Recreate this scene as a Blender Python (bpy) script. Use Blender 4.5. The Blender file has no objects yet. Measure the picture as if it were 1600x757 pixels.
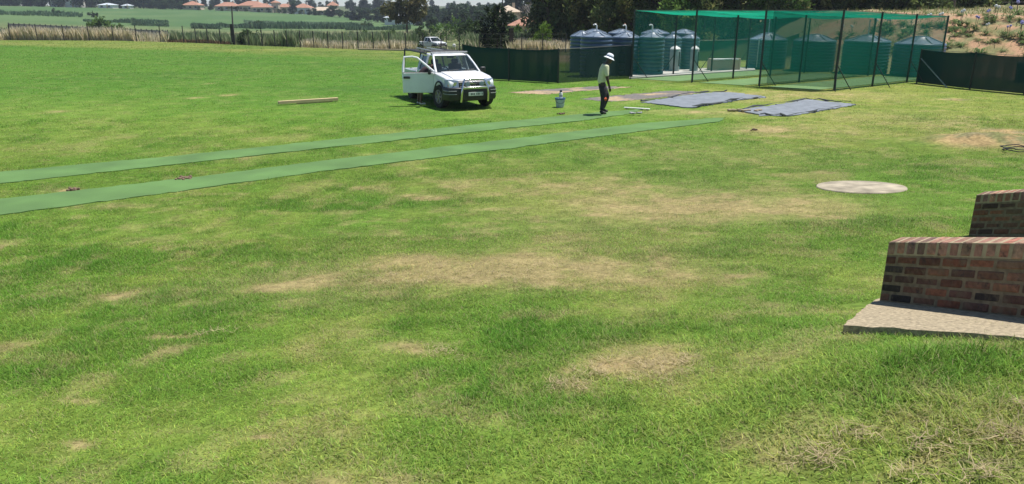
import bpy, bmesh, math, random
import numpy as np
from mathutils import Vector, Matrix

random.seed(7)
rng = np.random.default_rng(11)
SC = bpy.context.scene
COL = SC.collection
R = math.radians

# ------------------------------------------------------------------ camera, sky, sun, exposure
H = 3.1                                        # eye height above the sports field
F, CX, CY, YH = 1155.0, 800.0, 378.5, 14.0
PITCH = math.atan((CY - YH) / F)
cam = bpy.data.cameras.new('camera')
camo = bpy.data.objects.new('camera', cam)
COL.objects.link(camo)
camo.location = (0, 0, H)
camo.rotation_euler = (math.pi / 2 - PITCH, 0, 0)
cam.sensor_width = 36
cam.lens = F / 1600 * 36
cam.clip_end = 6000
cam.clip_start = 0.1
SC.camera = camo

SUN = Vector((0.62, 0.25, 1.75)).normalized()
world = bpy.data.worlds.new('World')
SC.world = world
world.use_nodes = True
wn = world.node_tree
sky = wn.nodes.new('ShaderNodeTexSky')
sky.sky_type = 'NISHITA'
sky.sun_disc = False
sky.sun_elevation = math.asin(SUN.z)
sky.sun_rotation = math.atan2(SUN.x, SUN.y)
sky.altitude = 1500
sky.dust_density = 0.4
sky.ozone_density = 3.0
wn.links.new(sky.outputs[0], wn.nodes['Background'].inputs[0])
wn.nodes['Background'].inputs[1].default_value = 0.085
sl = bpy.data.lights.new('sun', 'SUN')
sl.energy = 4.6
sl.angle = R(0.53)
sl.color = (1.0, 0.96, 0.9)
so = bpy.data.objects.new('sun', sl)
COL.objects.link(so)
so.rotation_euler = SUN.to_track_quat('Z', 'Y').to_euler()
so.location = (20, 8, 60)
vs = SC.view_settings
vs.view_transform = 'Standard'
vs.look = 'None'
vs.exposure = 0.5
vs.gamma = 1
vs.use_curve_mapping = False
SC.render.engine = 'CYCLES'
SC.cycles.max_bounces = 8
SC.cycles.transparent_max_bounces = 24
SC.cycles.volume_bounces = 0
SC.cycles.use_denoising = True

# ------------------------------------------------------------------ terrain
def sstep(a, b, x):
    t = np.clip((x - a) / (b - a), 0, 1)
    return t * t * (3 - 2 * t)

BT = np.array([-20, -4, 0, 2, 4, 6.5, 9.4, 12, 15, 19, 24, 60.])
BZ = np.array([1.62, 1.6, 1.52, 1.30, .98, .66, .34, .15, .04, 0, 0, 0])
_tt = np.linspace(-20, 60, 1601)
_bz = np.interp(_tt, BT, BZ)
_k = np.ones(41) / 41
_bz = np.convolve(np.pad(_bz, 20, mode='edge'), _k, mode='valid')

FP = np.array([-400, 0, 180, 320, 400, 560, 749, 830, 2200.])     # perimeter fence: distance by bearing
FD = np.array([84, 79, 78, 72, 67, 61, 57, 57, 57.])
PXC = np.array([-600, 0, 262, 400, 600, 760, 880, 1000, 2400.])
NODE = np.array([                                                  # terrain heights beyond it
    [0, 0, 0, 0, 0, 0, 0, 0, 0],
    [-.5, -.5, -.6, -.6, -.6, -.4, -.2, 0, 0],
    [-1.6, -1.6, -2.2, -2.2, -2.4, -1.6, -.8, 0, 0],
    [-1.6, -2, -3.9, -3.5, -3, -2.2, -1, 0, 0],
    [.6, .2, -1.6, -2.7, -3, -2.5, -1, 0, 0],
    [3, 2.5, .4, -1.0, -2.6, -2.5, -1, 0, 0],
    [5, 4.5, 2.7, 1.3, -1.75, -2.2, -1, 0, 0],
    [5.5, 5, 3.8, 3, .5, -.5, 0, 1, 1],
    [6, 6, 5, 5, 4, 3, 3, 3, 3],
    [8, 8, 8, 8, 8, 8, 8, 8, 8.]])

def px_of(x, y):
    cz = np.maximum(y * math.cos(PITCH) + 2.5 * math.sin(PITCH), .5)
    return CX + F * x / cz

def ground(x, y):
    x = np.asarray(x, float); y = np.asarray(y, float)
    z = np.interp(y - .35 * x, _tt, _bz)
    z = z * (1 - sstep(40, 60, np.abs(x)))
    z = z + np.interp(y - .35 * x, [-6, 0, 1.5, 2.5, 3.3, 4.2, 5.2], [.1, .2, .30, .275, .165, .03, 0]) * sstep(.2, 2.0, x)   # steeper bank by the walls
    px = np.clip(px_of(x, y), -600, 2400)
    fd = np.interp(px, FP, FD)
    dn = [fd, fd + 8, fd + 45, 190 + 0 * fd, 260 + 0 * fd, 330 + 0 * fd, 400 + 0 * fd, 500 + 0 * fd, 700 + 0 * fd, 1500 + 0 * fd]
    far = np.zeros_like(px)
    vals = [np.interp(px, PXC, r) for r in NODE]
    for i in range(9):
        t = np.clip((y - dn[i]) / (dn[i + 1] - dn[i]), 0, 1)
        t = t * t * (3 - 2 * t) * .5 + t * .5
        far = np.where(y > dn[i], vals[i] + (vals[i + 1] - vals[i]) * t, far)
    far = np.where(y > 1500, 8, far)
    q = x * .6 + y * .8                                            # planted bank to the right
    bank = (2.75 * sstep(41.5, 54, q) + .02 * np.clip(q - 54, 0, 60)) * sstep(15, 24, x) * (1 - sstep(120, 200, y))
    return z + far + bank

def g(x, y):
    return float(ground(x, y))

_c, _s = math.cos(PITCH), math.sin(PITCH)
_T = np.concatenate([np.arange(2, 60, .05), np.geomspace(60, 2000, 800)])
def ray(px, py):
    a, b = (px - CX) / F, (py - CY) / F
    return np.array([a, _c - b * _s, -_s - b * _c])
def at(px, py, z=None):
    """point of the ground seen at a pixel of the photograph (or at height z)"""
    d = ray(px, py)
    if z is not None:
        t = (z - H) / d[2]
    else:
        gz = ground(d[0] * _T, d[1] * _T)
        i = int(np.argmax(H + d[2] * _T < gz))
        lo, hi = _T[max(i - 1, 0)], _T[i]
        for _ in range(25):
            m = (lo + hi) / 2
            if H + d[2] * m < g(d[0] * m, d[1] * m): hi = m
            else: lo = m
        t = hi
    return Vector((d[0] * t, d[1] * t, H + d[2] * t))
def pc(px, py, cz):
    d = ray(px, py)
    return Vector((d[0] * cz, d[1] * cz, H + d[2] * cz))
def pd(px, Y):
    """ground point on a bearing at distance Y"""
    x = (px - CX) / F * (Y * _c + 2.5 * _s)
    return Vector((x, Y, g(x, Y)))

# ------------------------------------------------------------------ noise
def _hash(ix, iy, seed):
    h = (ix.astype(np.int64) * 374761393 + iy.astype(np.int64) * 668265263 + seed * 1442695041) & 0xffffffff
    h = ((h ^ (h >> 13)) * 1274126177) & 0xffffffff
    return ((h ^ (h >> 16)) & 0xffff) / 65535.0
def vn(x, y, seed=0):
    ix, iy = np.floor(x), np.floor(y)
    fx, fy = x - ix, y - iy
    fx = fx * fx * (3 - 2 * fx); fy = fy * fy * (3 - 2 * fy)
    a, b = _hash(ix, iy, seed), _hash(ix + 1, iy, seed)
    c, d = _hash(ix, iy + 1, seed), _hash(ix + 1, iy + 1, seed)
    return (a + (b - a) * fx) * (1 - fy) + (c + (d - c) * fx) * fy
def fbm(x, y, seed=0, o=4):
    s, a, t = 0, 1, 0
    for i in range(o):
        s = s + a * vn(x, y, seed + i * 17); t += a; a *= .55
        x = x * 2.03 + 13.7; y = y * 2.03 + 7.1
    return s / t

# ------------------------------------------------------------------ materials
def nodes_of(name):
    m = bpy.data.materials.new(name)
    m.use_nodes = True
    return m, m.node_tree, m.node_tree.nodes['Principled BSDF']
def M(name, col, rough=.6, var=.18, scale=6, metal=0., spec=.5, bump=0., coat=0., attr=None, detail=5):
    m, nt, p = nodes_of(name)
    tc = nt.nodes.new('ShaderNodeTexCoord')
    no = nt.nodes.new('ShaderNodeTexNoise')
    no.inputs['Scale'].default_value = scale
    no.inputs['Detail'].default_value = detail
    nt.links.new(tc.outputs['Object'], no.inputs['Vector'])
    mr = nt.nodes.new('ShaderNodeMapRange')
    mr.inputs['From Min'].default_value = .3; mr.inputs['From Max'].default_value = .7
    mr.inputs['To Min'].default_value = 1 - var; mr.inputs['To Max'].default_value = 1 + var
    nt.links.new(no.outputs['Fac'], mr.inputs['Value'])
    mx = nt.nodes.new('ShaderNodeVectorMath'); mx.operation = 'SCALE'
    if attr:
        at_ = nt.nodes.new('ShaderNodeAttribute'); at_.attribute_name = attr
        nt.links.new(at_.outputs['Color'], mx.inputs[0])
    else:
        mx.inputs[0].default_value = col[:3]
    nt.links.new(mr.outputs[0], mx.inputs['Scale'])
    nt.links.new(mx.outputs[0], p.inputs['Base Color'])
    p.inputs['Roughness'].default_value = rough
    p.inputs['Metallic'].default_value = metal
    p.inputs['Specular IOR Level'].default_value = spec
    p.inputs['Coat Weight'].default_value = coat
    if bump:
        bp = nt.nodes.new('ShaderNodeBump'); bp.inputs['Strength'].default_value = bump
        bp.inputs['Distance'].default_value = .02
        nt.links.new(no.outputs['Fac'], bp.inputs['Height'])
        nt.links.new(bp.outputs[0], p.inputs['Normal'])
    return m
def leaf_mat(name, attr='lcol', trans=.35, rough=.6):
    m = bpy.data.materials.new(name); m.use_nodes = True
    nt = m.node_tree; p = nt.nodes['Principled BSDF']; out = nt.nodes['Material Output']
    a = nt.nodes.new('ShaderNodeAttribute'); a.attribute_name = attr
    nt.links.new(a.outputs['Color'], p.inputs['Base Color'])
    p.inputs['Roughness'].default_value = rough
    p.inputs['Specular IOR Level'].default_value = .12
    tr = nt.nodes.new('ShaderNodeBsdfTranslucent')
    nt.links.new(a.outputs['Color'], tr.inputs['Color'])
    mx = nt.nodes.new('ShaderNodeMixShader'); mx.inputs[0].default_value = trans
    nt.links.new(p.outputs[0], mx.inputs[1]); nt.links.new(tr.outputs[0], mx.inputs[2])
    nt.links.new(mx.outputs[0], out.inputs['Surface'])
    return m
def net_mat(name, col, a, trans=.4):
    """woven netting: the threads cover more of the view the flatter one looks along the cloth"""
    m = bpy.data.materials.new(name); m.use_nodes = True
    nt = m.node_tree; nt.nodes.remove(nt.nodes['Principled BSDF']); out = nt.nodes['Material Output']
    ge = nt.nodes.new('ShaderNodeNewGeometry')
    dt = nt.nodes.new('ShaderNodeVectorMath'); dt.operation = 'DOT_PRODUCT'
    nt.links.new(ge.outputs['Incoming'], dt.inputs[0]); nt.links.new(ge.outputs['True Normal'], dt.inputs[1])
    def mt(op, v=None):
        n = nt.nodes.new('ShaderNodeMath'); n.operation = op
        if v is not None: n.inputs[0 if op in ('DIVIDE', 'POWER', 'SUBTRACT') else 1].default_value = v
        return n
    ab = mt('ABSOLUTE'); nt.links.new(dt.outputs['Value'], ab.inputs[0])
    mxm = mt('MAXIMUM', .06); nt.links.new(ab.outputs[0], mxm.inputs[0])
    dv = mt('DIVIDE', 1.0); nt.links.new(mxm.outputs[0], dv.inputs[1])
    pw = mt('POWER', 1 - a); nt.links.new(dv.outputs[0], pw.inputs[1])
    sb = mt('SUBTRACT', 1.0); nt.links.new(pw.outputs[0], sb.inputs[1])
    df = nt.nodes.new('ShaderNodeBsdfDiffuse'); df.inputs[0].default_value = (*col, 1)
    tl = nt.nodes.new('ShaderNodeBsdfTranslucent'); tl.inputs[0].default_value = (*col, 1)
    m1 = nt.nodes.new('ShaderNodeMixShader'); m1.inputs[0].default_value = trans
    nt.links.new(df.outputs[0], m1.inputs[1]); nt.links.new(tl.outputs[0], m1.inputs[2])
    tp = nt.nodes.new('ShaderNodeBsdfTransparent')
    m2 = nt.nodes.new('ShaderNodeMixShader')
    nt.links.new(sb.outputs[0], m2.inputs[0]); nt.links.new(tp.outputs[0], m2.inputs[1]); nt.links.new(m1.outputs[0], m2.inputs[2])
    nt.links.new(m2.outputs[0], out.inputs['Surface'])
    return m

def glass_mat(name, tint=(.75, .85, .85), a=.45):
    m, nt, p = nodes_of(name)
    out = nt.nodes['Material Output']
    p.inputs['Base Color'].default_value = (.02, .03, .035, 1); p.inputs['Roughness'].default_value = .04
    tp = nt.nodes.new('ShaderNodeBsdfTransparent'); tp.inputs[0].default_value = (*tint, 1)
    fr = nt.nodes.new('ShaderNodeFresnel'); fr.inputs[0].default_value = 1.5
    ad = nt.nodes.new('ShaderNodeMath'); ad.operation = 'ADD'; ad.inputs[1].default_value = a; ad.use_clamp = True
    nt.links.new(fr.outputs[0], ad.inputs[0])
    mx = nt.nodes.new('ShaderNodeMixShader')
    nt.links.new(ad.outputs[0], mx.inputs[0]); nt.links.new(tp.outputs[0], mx.inputs[1]); nt.links.new(p.outputs[0], mx.inputs[2])
    nt.links.new(mx.outputs[0], out.inputs['Surface'])
    return m

MAT = dict(
    white=M('white_paint', (.78, .79, .79), .28, .04, 3, coat=.5),
    canopy=M('canopy_white', (.72, .74, .75), .4, .05, 3),
    black=M('black_plastic', (.018, .019, .021), .45, .2, 9),
    rubber=M('tyre_rubber', (.02, .019, .018), .85, .3, 20),
    alloy=M('alloy_rim', (.30, .27, .24), .5, .2, 10, metal=.5),
    chrome=M('steel_tube', (.62, .62, .6), .22, .06, 10, metal=1),
    lamp=M('lamp_glass', (.24, .30, .37), .08, .15, 14, coat=1),
    seat=M('seat_fabric', (.06, .06, .065), .8, .2, 9),
    dash=M('dashboard', (.05, .055, .06), .6, .15, 9),
    glass=glass_mat('window_glass'),
    plate=M('plate_white', (.7, .72, .66), .5, .05, 9),
    plateink=M('plate_ink', (.05, .06, .06), .6, .1, 9),
    underbody=M('underbody', (.012, .012, .012), .9, .2, 9),
    red=M('tail_red', (.4, .02, .02), .3, .1, 9),
    post=M('dark_green_post', (.012, .022, .018), .5, .25, 12),
    fpost=M('fence_post_dark', (.035, .033, .03), .8, .3, 9),
    wire=M('galvanised_wire', (.07, .07, .065), .5, .2, 9, metal=.3),
    gal=M('galvanised_tube', (.4, .41, .41), .4, .2, 9, metal=.5),
    pvc=M('pvc_pipe', (.72, .72, .7), .4, .08, 9),
    tank=M('tank_plastic', (.075, .115, .175), .40, .12, 4, spec=.5),
    tankgreen=M('tank_green_plastic', (.065, .135, .155), .40, .12, 4, spec=.5),
    tankroof=M('sunlit_tank_top', (.15, .195, .25), .42, .15, 4),  # tank plastic made paler: sunlight on the roofs painted into the colour
    tankpale=M('tank_grey_plastic', (.30, .33, .34), .5, .12, 4),
    concrete=M('concrete', (.42, .39, .33), .9, .28, 7, bump=.3, detail=9),
    concretepale=M('pale_concrete', (.33, .27, .175), .95, .42, 45, bump=.4, detail=10),
    slab=M('slab_concrete', (.48, .46, .41), .9, .14, 2, bump=.2, detail=8),
    mat=M('cricket_mat_green', (.092, .182, .048), .95, .18, 1.1, bump=.15, detail=10),
    turf=M('turf_pale_green', (.16, .27, .10), .95, .12, 1.5, detail=9),
    tarp=M('grey_shade_cloth', (.185, .205, .23), .62, .22, 3.5, bump=.35, detail=9),
    tarpedge=M('tarp_dark_hem', (.06, .068, .075), .8, .2, 8),
    timber=M('pine_timber', (.55, .42, .23), .75, .12, 5, detail=8),
    whiteboard=M('white_board', (.72, .71, .68), .6, .08, 6),
    bucket=M('bucket_grey_white', (.42, .50, .52), .45, .1, 7),
    bluerim=M('bucket_blue_rim', (.05, .14, .32), .4, .1, 7),
    skin=M('dark_skin', (.055, .03, .02), .55, .15, 20),
    skinbrown=M('brown_skin', (.12, .065, .042), .55, .15, 20),
    shirt=M('pale_yellow_cotton', (.62, .62, .40), .9, .08, 14, bump=.3),
    trousers=M('dark_grey_trousers', (.028, .026, .032), .9, .3, 14, bump=.4),
    boots=M('black_boots', (.012, .012, .013), .6, .2, 15),
    hatw=M('white_hat', (.74, .76, .82), .85, .06, 15),
    hatband=M('blue_grey_hatband', (.22, .26, .36), .85, .08, 15),
    orange=M('orange_patch', (.75, .12, .03), .7, .1, 15),
    darkshirt=M('dark_maroon_shirt', (.05, .025, .03), .9, .2, 12),
    shoewhite=M('white_shoe', (.6, .6, .58), .7, .1, 12),
    khaki=M('khaki_shorts', (.16, .12, .08), .9, .15, 12),
    bark=M('bark', (.085, .065, .048), .95, .35, 6, bump=.6, detail=8),
    deadwood=M('dead_pale_wood', (.30, .26, .22), .95, .25, 6),
    terracotta=M('terracotta_tiles', (.37, .185, .12), .85, .2, 1.2),
    plaster=M('cream_plaster', (.52, .42, .31), .9, .1, .7),
    plasterwhite=M('white_plaster', (.68, .66, .62), .9, .08, .7),
    zinc=M('pale_zinc_roof', (.55, .60, .64), .5, .08, .7),
    winpane=M('dark_window_pane', (.03, .04, .05), .15, .1, 4),
    panelwall=M('grey_precast_panel', (.23, .21, .20), .95, .18, 2.5, detail=8),
    hose=M('black_hose', (.02, .02, .022), .5, .2, 9),
    litter=M('grey_scrap', (.35, .35, .36), .8, .25, 9),
    sign=M('white_sign_board', (.70, .72, .68), .6, .05, 5),
    brownpost=M('rusty_brown_post', (.06, .04, .032), .9, .3, 6),
    binblue=M('dark_blue_bin', (.03, .05, .09), .5, .15, 6),
    bluepipe=M('blue_pipe', (.06, .16, .34), .45, .1, 6),
    fw=M('white_petals', (.75, .76, .74), .8, .08, 30),
    fl=M('lilac_petals', (.36, .36, .62), .8, .12, 30),
    leaf=leaf_mat('leaves', trans=.42),
    blade=leaf_mat('grass_blades', 'gcol', .40, .6),
    brick=M('facebrick', (.3, .1, .06), .9, .32, 28, bump=.5, attr='bcol', detail=10),
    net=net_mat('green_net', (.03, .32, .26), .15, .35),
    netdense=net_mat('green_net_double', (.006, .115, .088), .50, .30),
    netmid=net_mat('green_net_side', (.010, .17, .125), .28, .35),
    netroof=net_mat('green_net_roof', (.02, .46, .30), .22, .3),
    shade=net_mat('dark_green_shade_cloth', (.010, .042, .038), .965, .08),
    shadethin=net_mat('thin_shade_cloth', (.026, .052, .050), .80, .15),
    shadefar=net_mat('far_shade_cloth', (.02, .10, .06), .85, .3),
)

# ------------------------------------------------------------------ object helpers
def tag(o, label=None, cat=None, group=None, kind=None):
    if label: o['label'] = label
    if cat: o['category'] = cat
    if group: o['group'] = group
    if kind: o['kind'] = kind
    return o
def thing(name, label, cat, loc=(0, 0, 0), rz=0, group=None, rot=None):
    o = bpy.data.objects.new(name, None)
    o.empty_display_size = .2
    COL.objects.link(o)
    o.location = loc
    o.rotation_euler = rot if rot else (0, 0, rz)
    return tag(o, label, cat, group)
def copy_tree(o, parent=None):
    c = o.copy(); COL.objects.link(c)
    if parent is not None: c.parent = parent
    for ch in list(o.children): copy_tree(ch, c)
    return c

class MB:
    def __init__(s): s.v, s.f = [], []
    def add(s, vs_, fs):
        n = len(s.v); s.v += [tuple(v) for v in vs_]; s.f += [tuple(i + n for i in f) for f in fs]; return s
    def box(s, c, d, rz=0, mtx=None):
        x, y, z = d[0] / 2, d[1] / 2, d[2] / 2
        p = [Vector((a * x, b * y, e * z)) for e in (-1, 1) for a, b in ((-1, -1), (1, -1), (1, 1), (-1, 1))]
        m = Matrix.Translation(Vector(c)) @ (mtx or Matrix.Rotation(rz, 4, 'Z'))
        return s.add([m @ q for q in p], [(3, 2, 1, 0), (4, 5, 6, 7), (0, 1, 5, 4), (1, 2, 6, 5), (2, 3, 7, 6), (3, 0, 4, 7)])
    def tube(s, p, q, r, r2=None, n=8, cap=True):
        return s.path([p, q], [r, r if r2 is None else r2], n, cap)
    def path(s, pts, r, n=8, cap=True, closed=False):
        pts = [Vector(p) for p in pts]
        if not isinstance(r, (list, tuple)): r = [r] * len(pts)
        k0 = len(s.v); ref = None
        for i, p in enumerate(pts):
            if closed: t = pts[(i + 1) % len(pts)] - pts[i - 1]
            else: t = pts[min(i + 1, len(pts) - 1)] - pts[max(i - 1, 0)]
            t.normalize()
            if ref is None: ref = Vector((0, 0, 1)) if abs(t.z) < .9 else Vector((1, 0, 0))
            u = t.cross(ref).normalized(); w = t.cross(u)
            ref = -t.cross(u).normalized() if False else ref
            for k in range(n):
                a = 2 * math.pi * k / n
                s.v.append(tuple(p + (u * math.cos(a) + w * math.sin(a)) * r[i]))
        m = len(pts)
        for i in range(m if closed else m - 1):
            j = (i + 1) % m
            for k in range(n):
                s.f.append((k0 + i * n + k, k0 + i * n + (k + 1) % n, k0 + j * n + (k + 1) % n, k0 + j * n + k))
        if cap and not closed:
            s.f.append(tuple(k0 + k for k in range(n))[::-1]); s.f.append(tuple(k0 + (m - 1) * n + k for k in range(n)))
        return s
    def lathe(s, prof, n=24, c=(0, 0, 0), mtx=None, capb=True, capt=True):
        k0 = len(s.v); c = Vector(c)
        for r, z in prof:
            for k in range(n):
                a = 2 * math.pi * k / n
                p = Vector((r * math.cos(a), r * math.sin(a), z))
                s.v.append(tuple(c + (mtx @ p if mtx else p)))
        for i in range(len(prof) - 1):
            for k in range(n):
                s.f.append((k0 + i * n + k, k0 + i * n + (k + 1) % n, k0 + (i + 1) * n + (k + 1) % n, k0 + (i + 1) * n + k))
        if capb: s.f.append(tuple(k0 + k for k in range(n))[::-1])
        if capt: s.f.append(tuple(k0 + (len(prof) - 1) * n + k for k in range(n)))
        return s
    def prism(s, poly, y0, y1):
        """polygon in the x-z plane swept along y (counter-clockwise seen from -y)"""
        n = len(poly); k = len(s.v)
        s.v += [(x, y0, z) for x, z in poly] + [(x, y1, z) for x, z in poly]
        s.f.append(tuple(k + i for i in range(n))); s.f.append(tuple(k + n + i for i in range(n))[::-1])
        for i in range(n):
            j = (i + 1) % n
            s.f.append((k + j, k + i, k + n + i, k + n + j))
        return s
    def grid(s, P):
        """P: array rows x cols x 3"""
        a, b = P.shape[:2]; k = len(s.v)
        s.v += [tuple(p) for p in P.reshape(-1, 3)]
        for i in range(a - 1):
            for j in range(b - 1):
                s.f.append((k + i * b + j, k + i * b + j + 1, k + (i + 1) * b + j + 1, k + (i + 1) * b + j))
        return s
    def build(s, name, mat, parent=None, smooth=40, bevel=0, seg=2, fix=True):
        me = bpy.data.meshes.new(name)
        me.from_pydata(s.v, [], s.f)
        if fix:
            b = bmesh.new(); b.from_mesh(me); bmesh.ops.recalc_face_normals(b, faces=b.faces); b.to_mesh(me); b.free()
        if smooth:
            me.polygons.foreach_set('use_smooth', [True] * len(me.polygons))
            me.set_sharp_from_angle(angle=R(smooth))
        me.materials.append(mat)
        o = bpy.data.objects.new(name, me)
        COL.objects.link(o)
        if parent is not None: o.parent = parent
        if bevel:
            m = o.modifiers.new('bevel', 'BEVEL'); m.width = bevel; m.segments = seg; m.limit_method = 'ANGLE'; m.angle_limit = R(30)
        return o

def fast_mesh(name, V, faces_n, mat, color=None, attr='gcol', idx=None, smooth=False):
    """V (N,3); faces_n: array of loop counts; consecutive indices unless idx given"""
    me = bpy.data.meshes.new(name)
    me.vertices.add(len(V)); me.vertices.foreach_set('co', np.ascontiguousarray(V, np.float32).ravel())
    L = int(faces_n.sum())
    me.loops.add(L); me.loops.foreach_set('vertex_index', (np.arange(L) if idx is None else idx).astype(np.int32))
    me.polygons.add(len(faces_n))
    me.polygons.foreach_set('loop_start', (np.cumsum(faces_n) - faces_n).astype(np.int32))
    me.update(calc_edges=True)
    if color is not None:
        a = me.attributes.new(attr, 'FLOAT_COLOR', 'POINT')
        c = np.ones((len(V), 4), np.float32); c[:, :3] = color
        a.data.foreach_set('color', c.ravel())
    if smooth: me.polygons.foreach_set('use_smooth', np.ones(len(faces_n), bool))
    me.materials.append(mat)
    o = bpy.data.objects.new(name, me)
    COL.objects.link(o)
    return o

# ------------------------------------------------------------------ layout shared by ground and objects
def wxy(px, py): p = at(px, py); return (p.x, p.y)
K = .8986
CA, CB, CC, CD = [Vector((x * K, y * K, 0)) for x, y in ((6.2, 39.1), (14.2, 33.1), (21.8, 38.6), (13.8, 44.6))]   # net cage corners

def inpoly(x, y, poly):
    r = np.zeros(x.shape, bool); n = len(poly)
    for i in range(n):
        x1, y1 = poly[i]; x2, y2 = poly[(i + 1) % n]
        c = ((y1 > y) != (y2 > y)) & (x < (x2 - x1) * (y - y1) / ((y2 - y1) or 1e-9) + x1)
        r ^= c
    return r
MATS = [[(-330, 350.5), (0, 312), (250, 284.5), (500, 253), (750, 224), (1000, 194), (1132, 184.5), (1125, 191), (1000, 206), (750, 239), (500, 269), (250, 304), (0, 337.5), (-330, 384)],
        [(-330, 303), (0, 270), (250, 247), (500, 221.5), (750, 194.5), (940, 176), (1005, 171.5), (985, 178.5), (900, 190.5), (750, 206), (500, 233), (250, 260.5), (0, 288), (-330, 325)]]
MATW = [[wxy(*p) for p in m] for m in MATS]
TARPS = [[(1002, 161), (1098, 146), (1140, 145), (1200, 153), (1150, 158), (1080, 170), (1072, 171)],
         [(1150, 174), (1262, 157), (1338, 164), (1326, 167), (1232, 183), (1190, 181)]]
TARPW = [[wxy(*p) for p in m] for m in TARPS]
STRIPS = [[(793, 145), (845, 140.5), (935, 135), (990, 136.5), (960, 139), (905, 143), (850, 148)],
          [(905, 155), (960, 150), (1050, 142), (1100, 144), (1060, 150), (980, 158), (945, 159)]]
STRIPW = [[wxy(*p) for p in m] for m in STRIPS]
SLAB = [wxy(*p) for p in ((983, 124), (1100, 116.5), (1180, 111.5), (1178, 107), (1060, 109.5), (985, 114))]
SLAB = [(x * 1.0, y) for x, y in SLAB]
COV = at(1345, 293.5); COV_R = 65 / F * (COV.y * _c + (H - COV.z) * _s)

def E(px, py, rx, ry, s):
    p = at(px, py); cz = p.y * _c + (H - p.z) * _s
    sd = max((H - p.z) / math.hypot(p.x, p.y), .02)
    return (p.x, p.y, rx * cz / F, ry * cz / F / sd * .95, s)
DRY = [E(*e) for e in ((760, 425, 250, 42, .75), (600, 412, 65, 14, .5), (1060, 322, 190, 34, .62), (985, 575, 95, 42, 1.0), (880, 425, 120, 20, .55),
    (690, 555, 40, 16, .9), (290, 555, 22, 14, .8), (330, 523, 24, 7, 1.0), (470, 445, 45, 13, .6), (240, 460, 55, 13, .5), (130, 650, 32, 12, .8),
    (445, 742, 28, 8, 1.1), (65, 747, 30, 9, 1.0), (1520, 742, 60, 12, .45), (1195, 203, 58, 6, 1.0), (1180, 330, 60, 14, .5), (1060, 245, 240, 34, .36),
    (900, 290, 220, 26, .3), (1240, 560, 70, 28, .35), (870, 600, 30, 12, .5), (650, 310, 40, 7, .5), (240, 375, 22, 7, .6), (0, 395, 22, 10, .9),
    (1090, 425, 60, 10, .5), (1180, 480, 90, 18, .5), (1340, 540, 40, 20, .5), (560, 640, 60, 12, .3), (820, 650, 90, 20, .3), (300, 715, 60, 14, .3),
    (95, 174, 22, 1.6, 1.1), (1210, 150, 160, 6, .4), (1320, 148, 90, 7, .4), (1080, 176, 120, 4, .6), (1160, 152, 90, 5, .5), (1030, 160, 80, 4, .5),
    (1270, 205, 120, 10, .3), (1400, 190, 120, 14, .3), (345, 148, 16, 1.4, 1.0), (300, 153, 12, 1.2, .9), (315, 131, 10, .9, .8), (360, 250, 40, 5, .6),
    (110, 298, 40, 5, .8), (180, 330, 50, 6, .4), (430, 242, 50, 6, .5), (600, 243, 60, 5, .4), (880, 205, 70, 5, .5), (1500, 500, 160, 6, .3))]
BROAD = [E(*e) for e in ((780, 425, 330, 62, 1), (1050, 325, 270, 50, 1), (900, 370, 300, 45, .8))]
SOIL = [E(*e) for e in ((1500, 221, 55, 11, 1.0), (1590, 227, 60, 12, .9), (1575, 206, 45, 6, .9), (1080, 212, 20, 2, .3), (960, 585, 40, 14, .35), (1490, 155, 22, 1.6, .8), (120, 299, 18, 2.4, .9))]
LUSH = [E(*e) for e in ((560, 370, 260, 24, .55), (350, 400, 260, 36, .55), (620, 520, 55, 42, .8), (900, 525, 150, 38, .6), (1030, 392, 120, 12, .8), (450, 595, 110, 30, .55),
    (420, 480, 110, 22, .5), (60, 590, 90, 45, .7), (640, 470, 120, 16, .4), (1470, 610, 190, 60, 1.0), (1250, 640, 150, 60, .5), (1150, 380, 170, 22, .5), (1400, 345, 100, 30, .6),
    (720, 590, 90, 22, .5), (200, 520, 110, 24, .4), (1500, 190, 130, 10, .5), (880, 110, 260, 5, .3), (1340, 260, 200, 16, .3), (960, 640, 90, 24, .4), (300, 620, 120, 26, .3), (700, 275, 260, 10, .5), (560, 320, 280, 16, .45))]
_re = [wxy(-100, 66.5), wxy(0, 71), wxy(300, 79.5), wxy(600, 92), wxy(760, 104)]
ROUGH_X = np.array([p[0] for p in _re]); ROUGH_Y = np.array([p[1] for p in _re])

def esum(L, x, y):
    s = np.zeros_like(x)
    for a, b, rx, ry, w in L:
        s = np.maximum(s, w * np.exp(-(((x - a) / rx) ** 2 + ((y - b) / ry) ** 2)))
    return s
def lerp(a, b, t): return a + (np.asarray(b) - a) * t[:, None]

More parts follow.
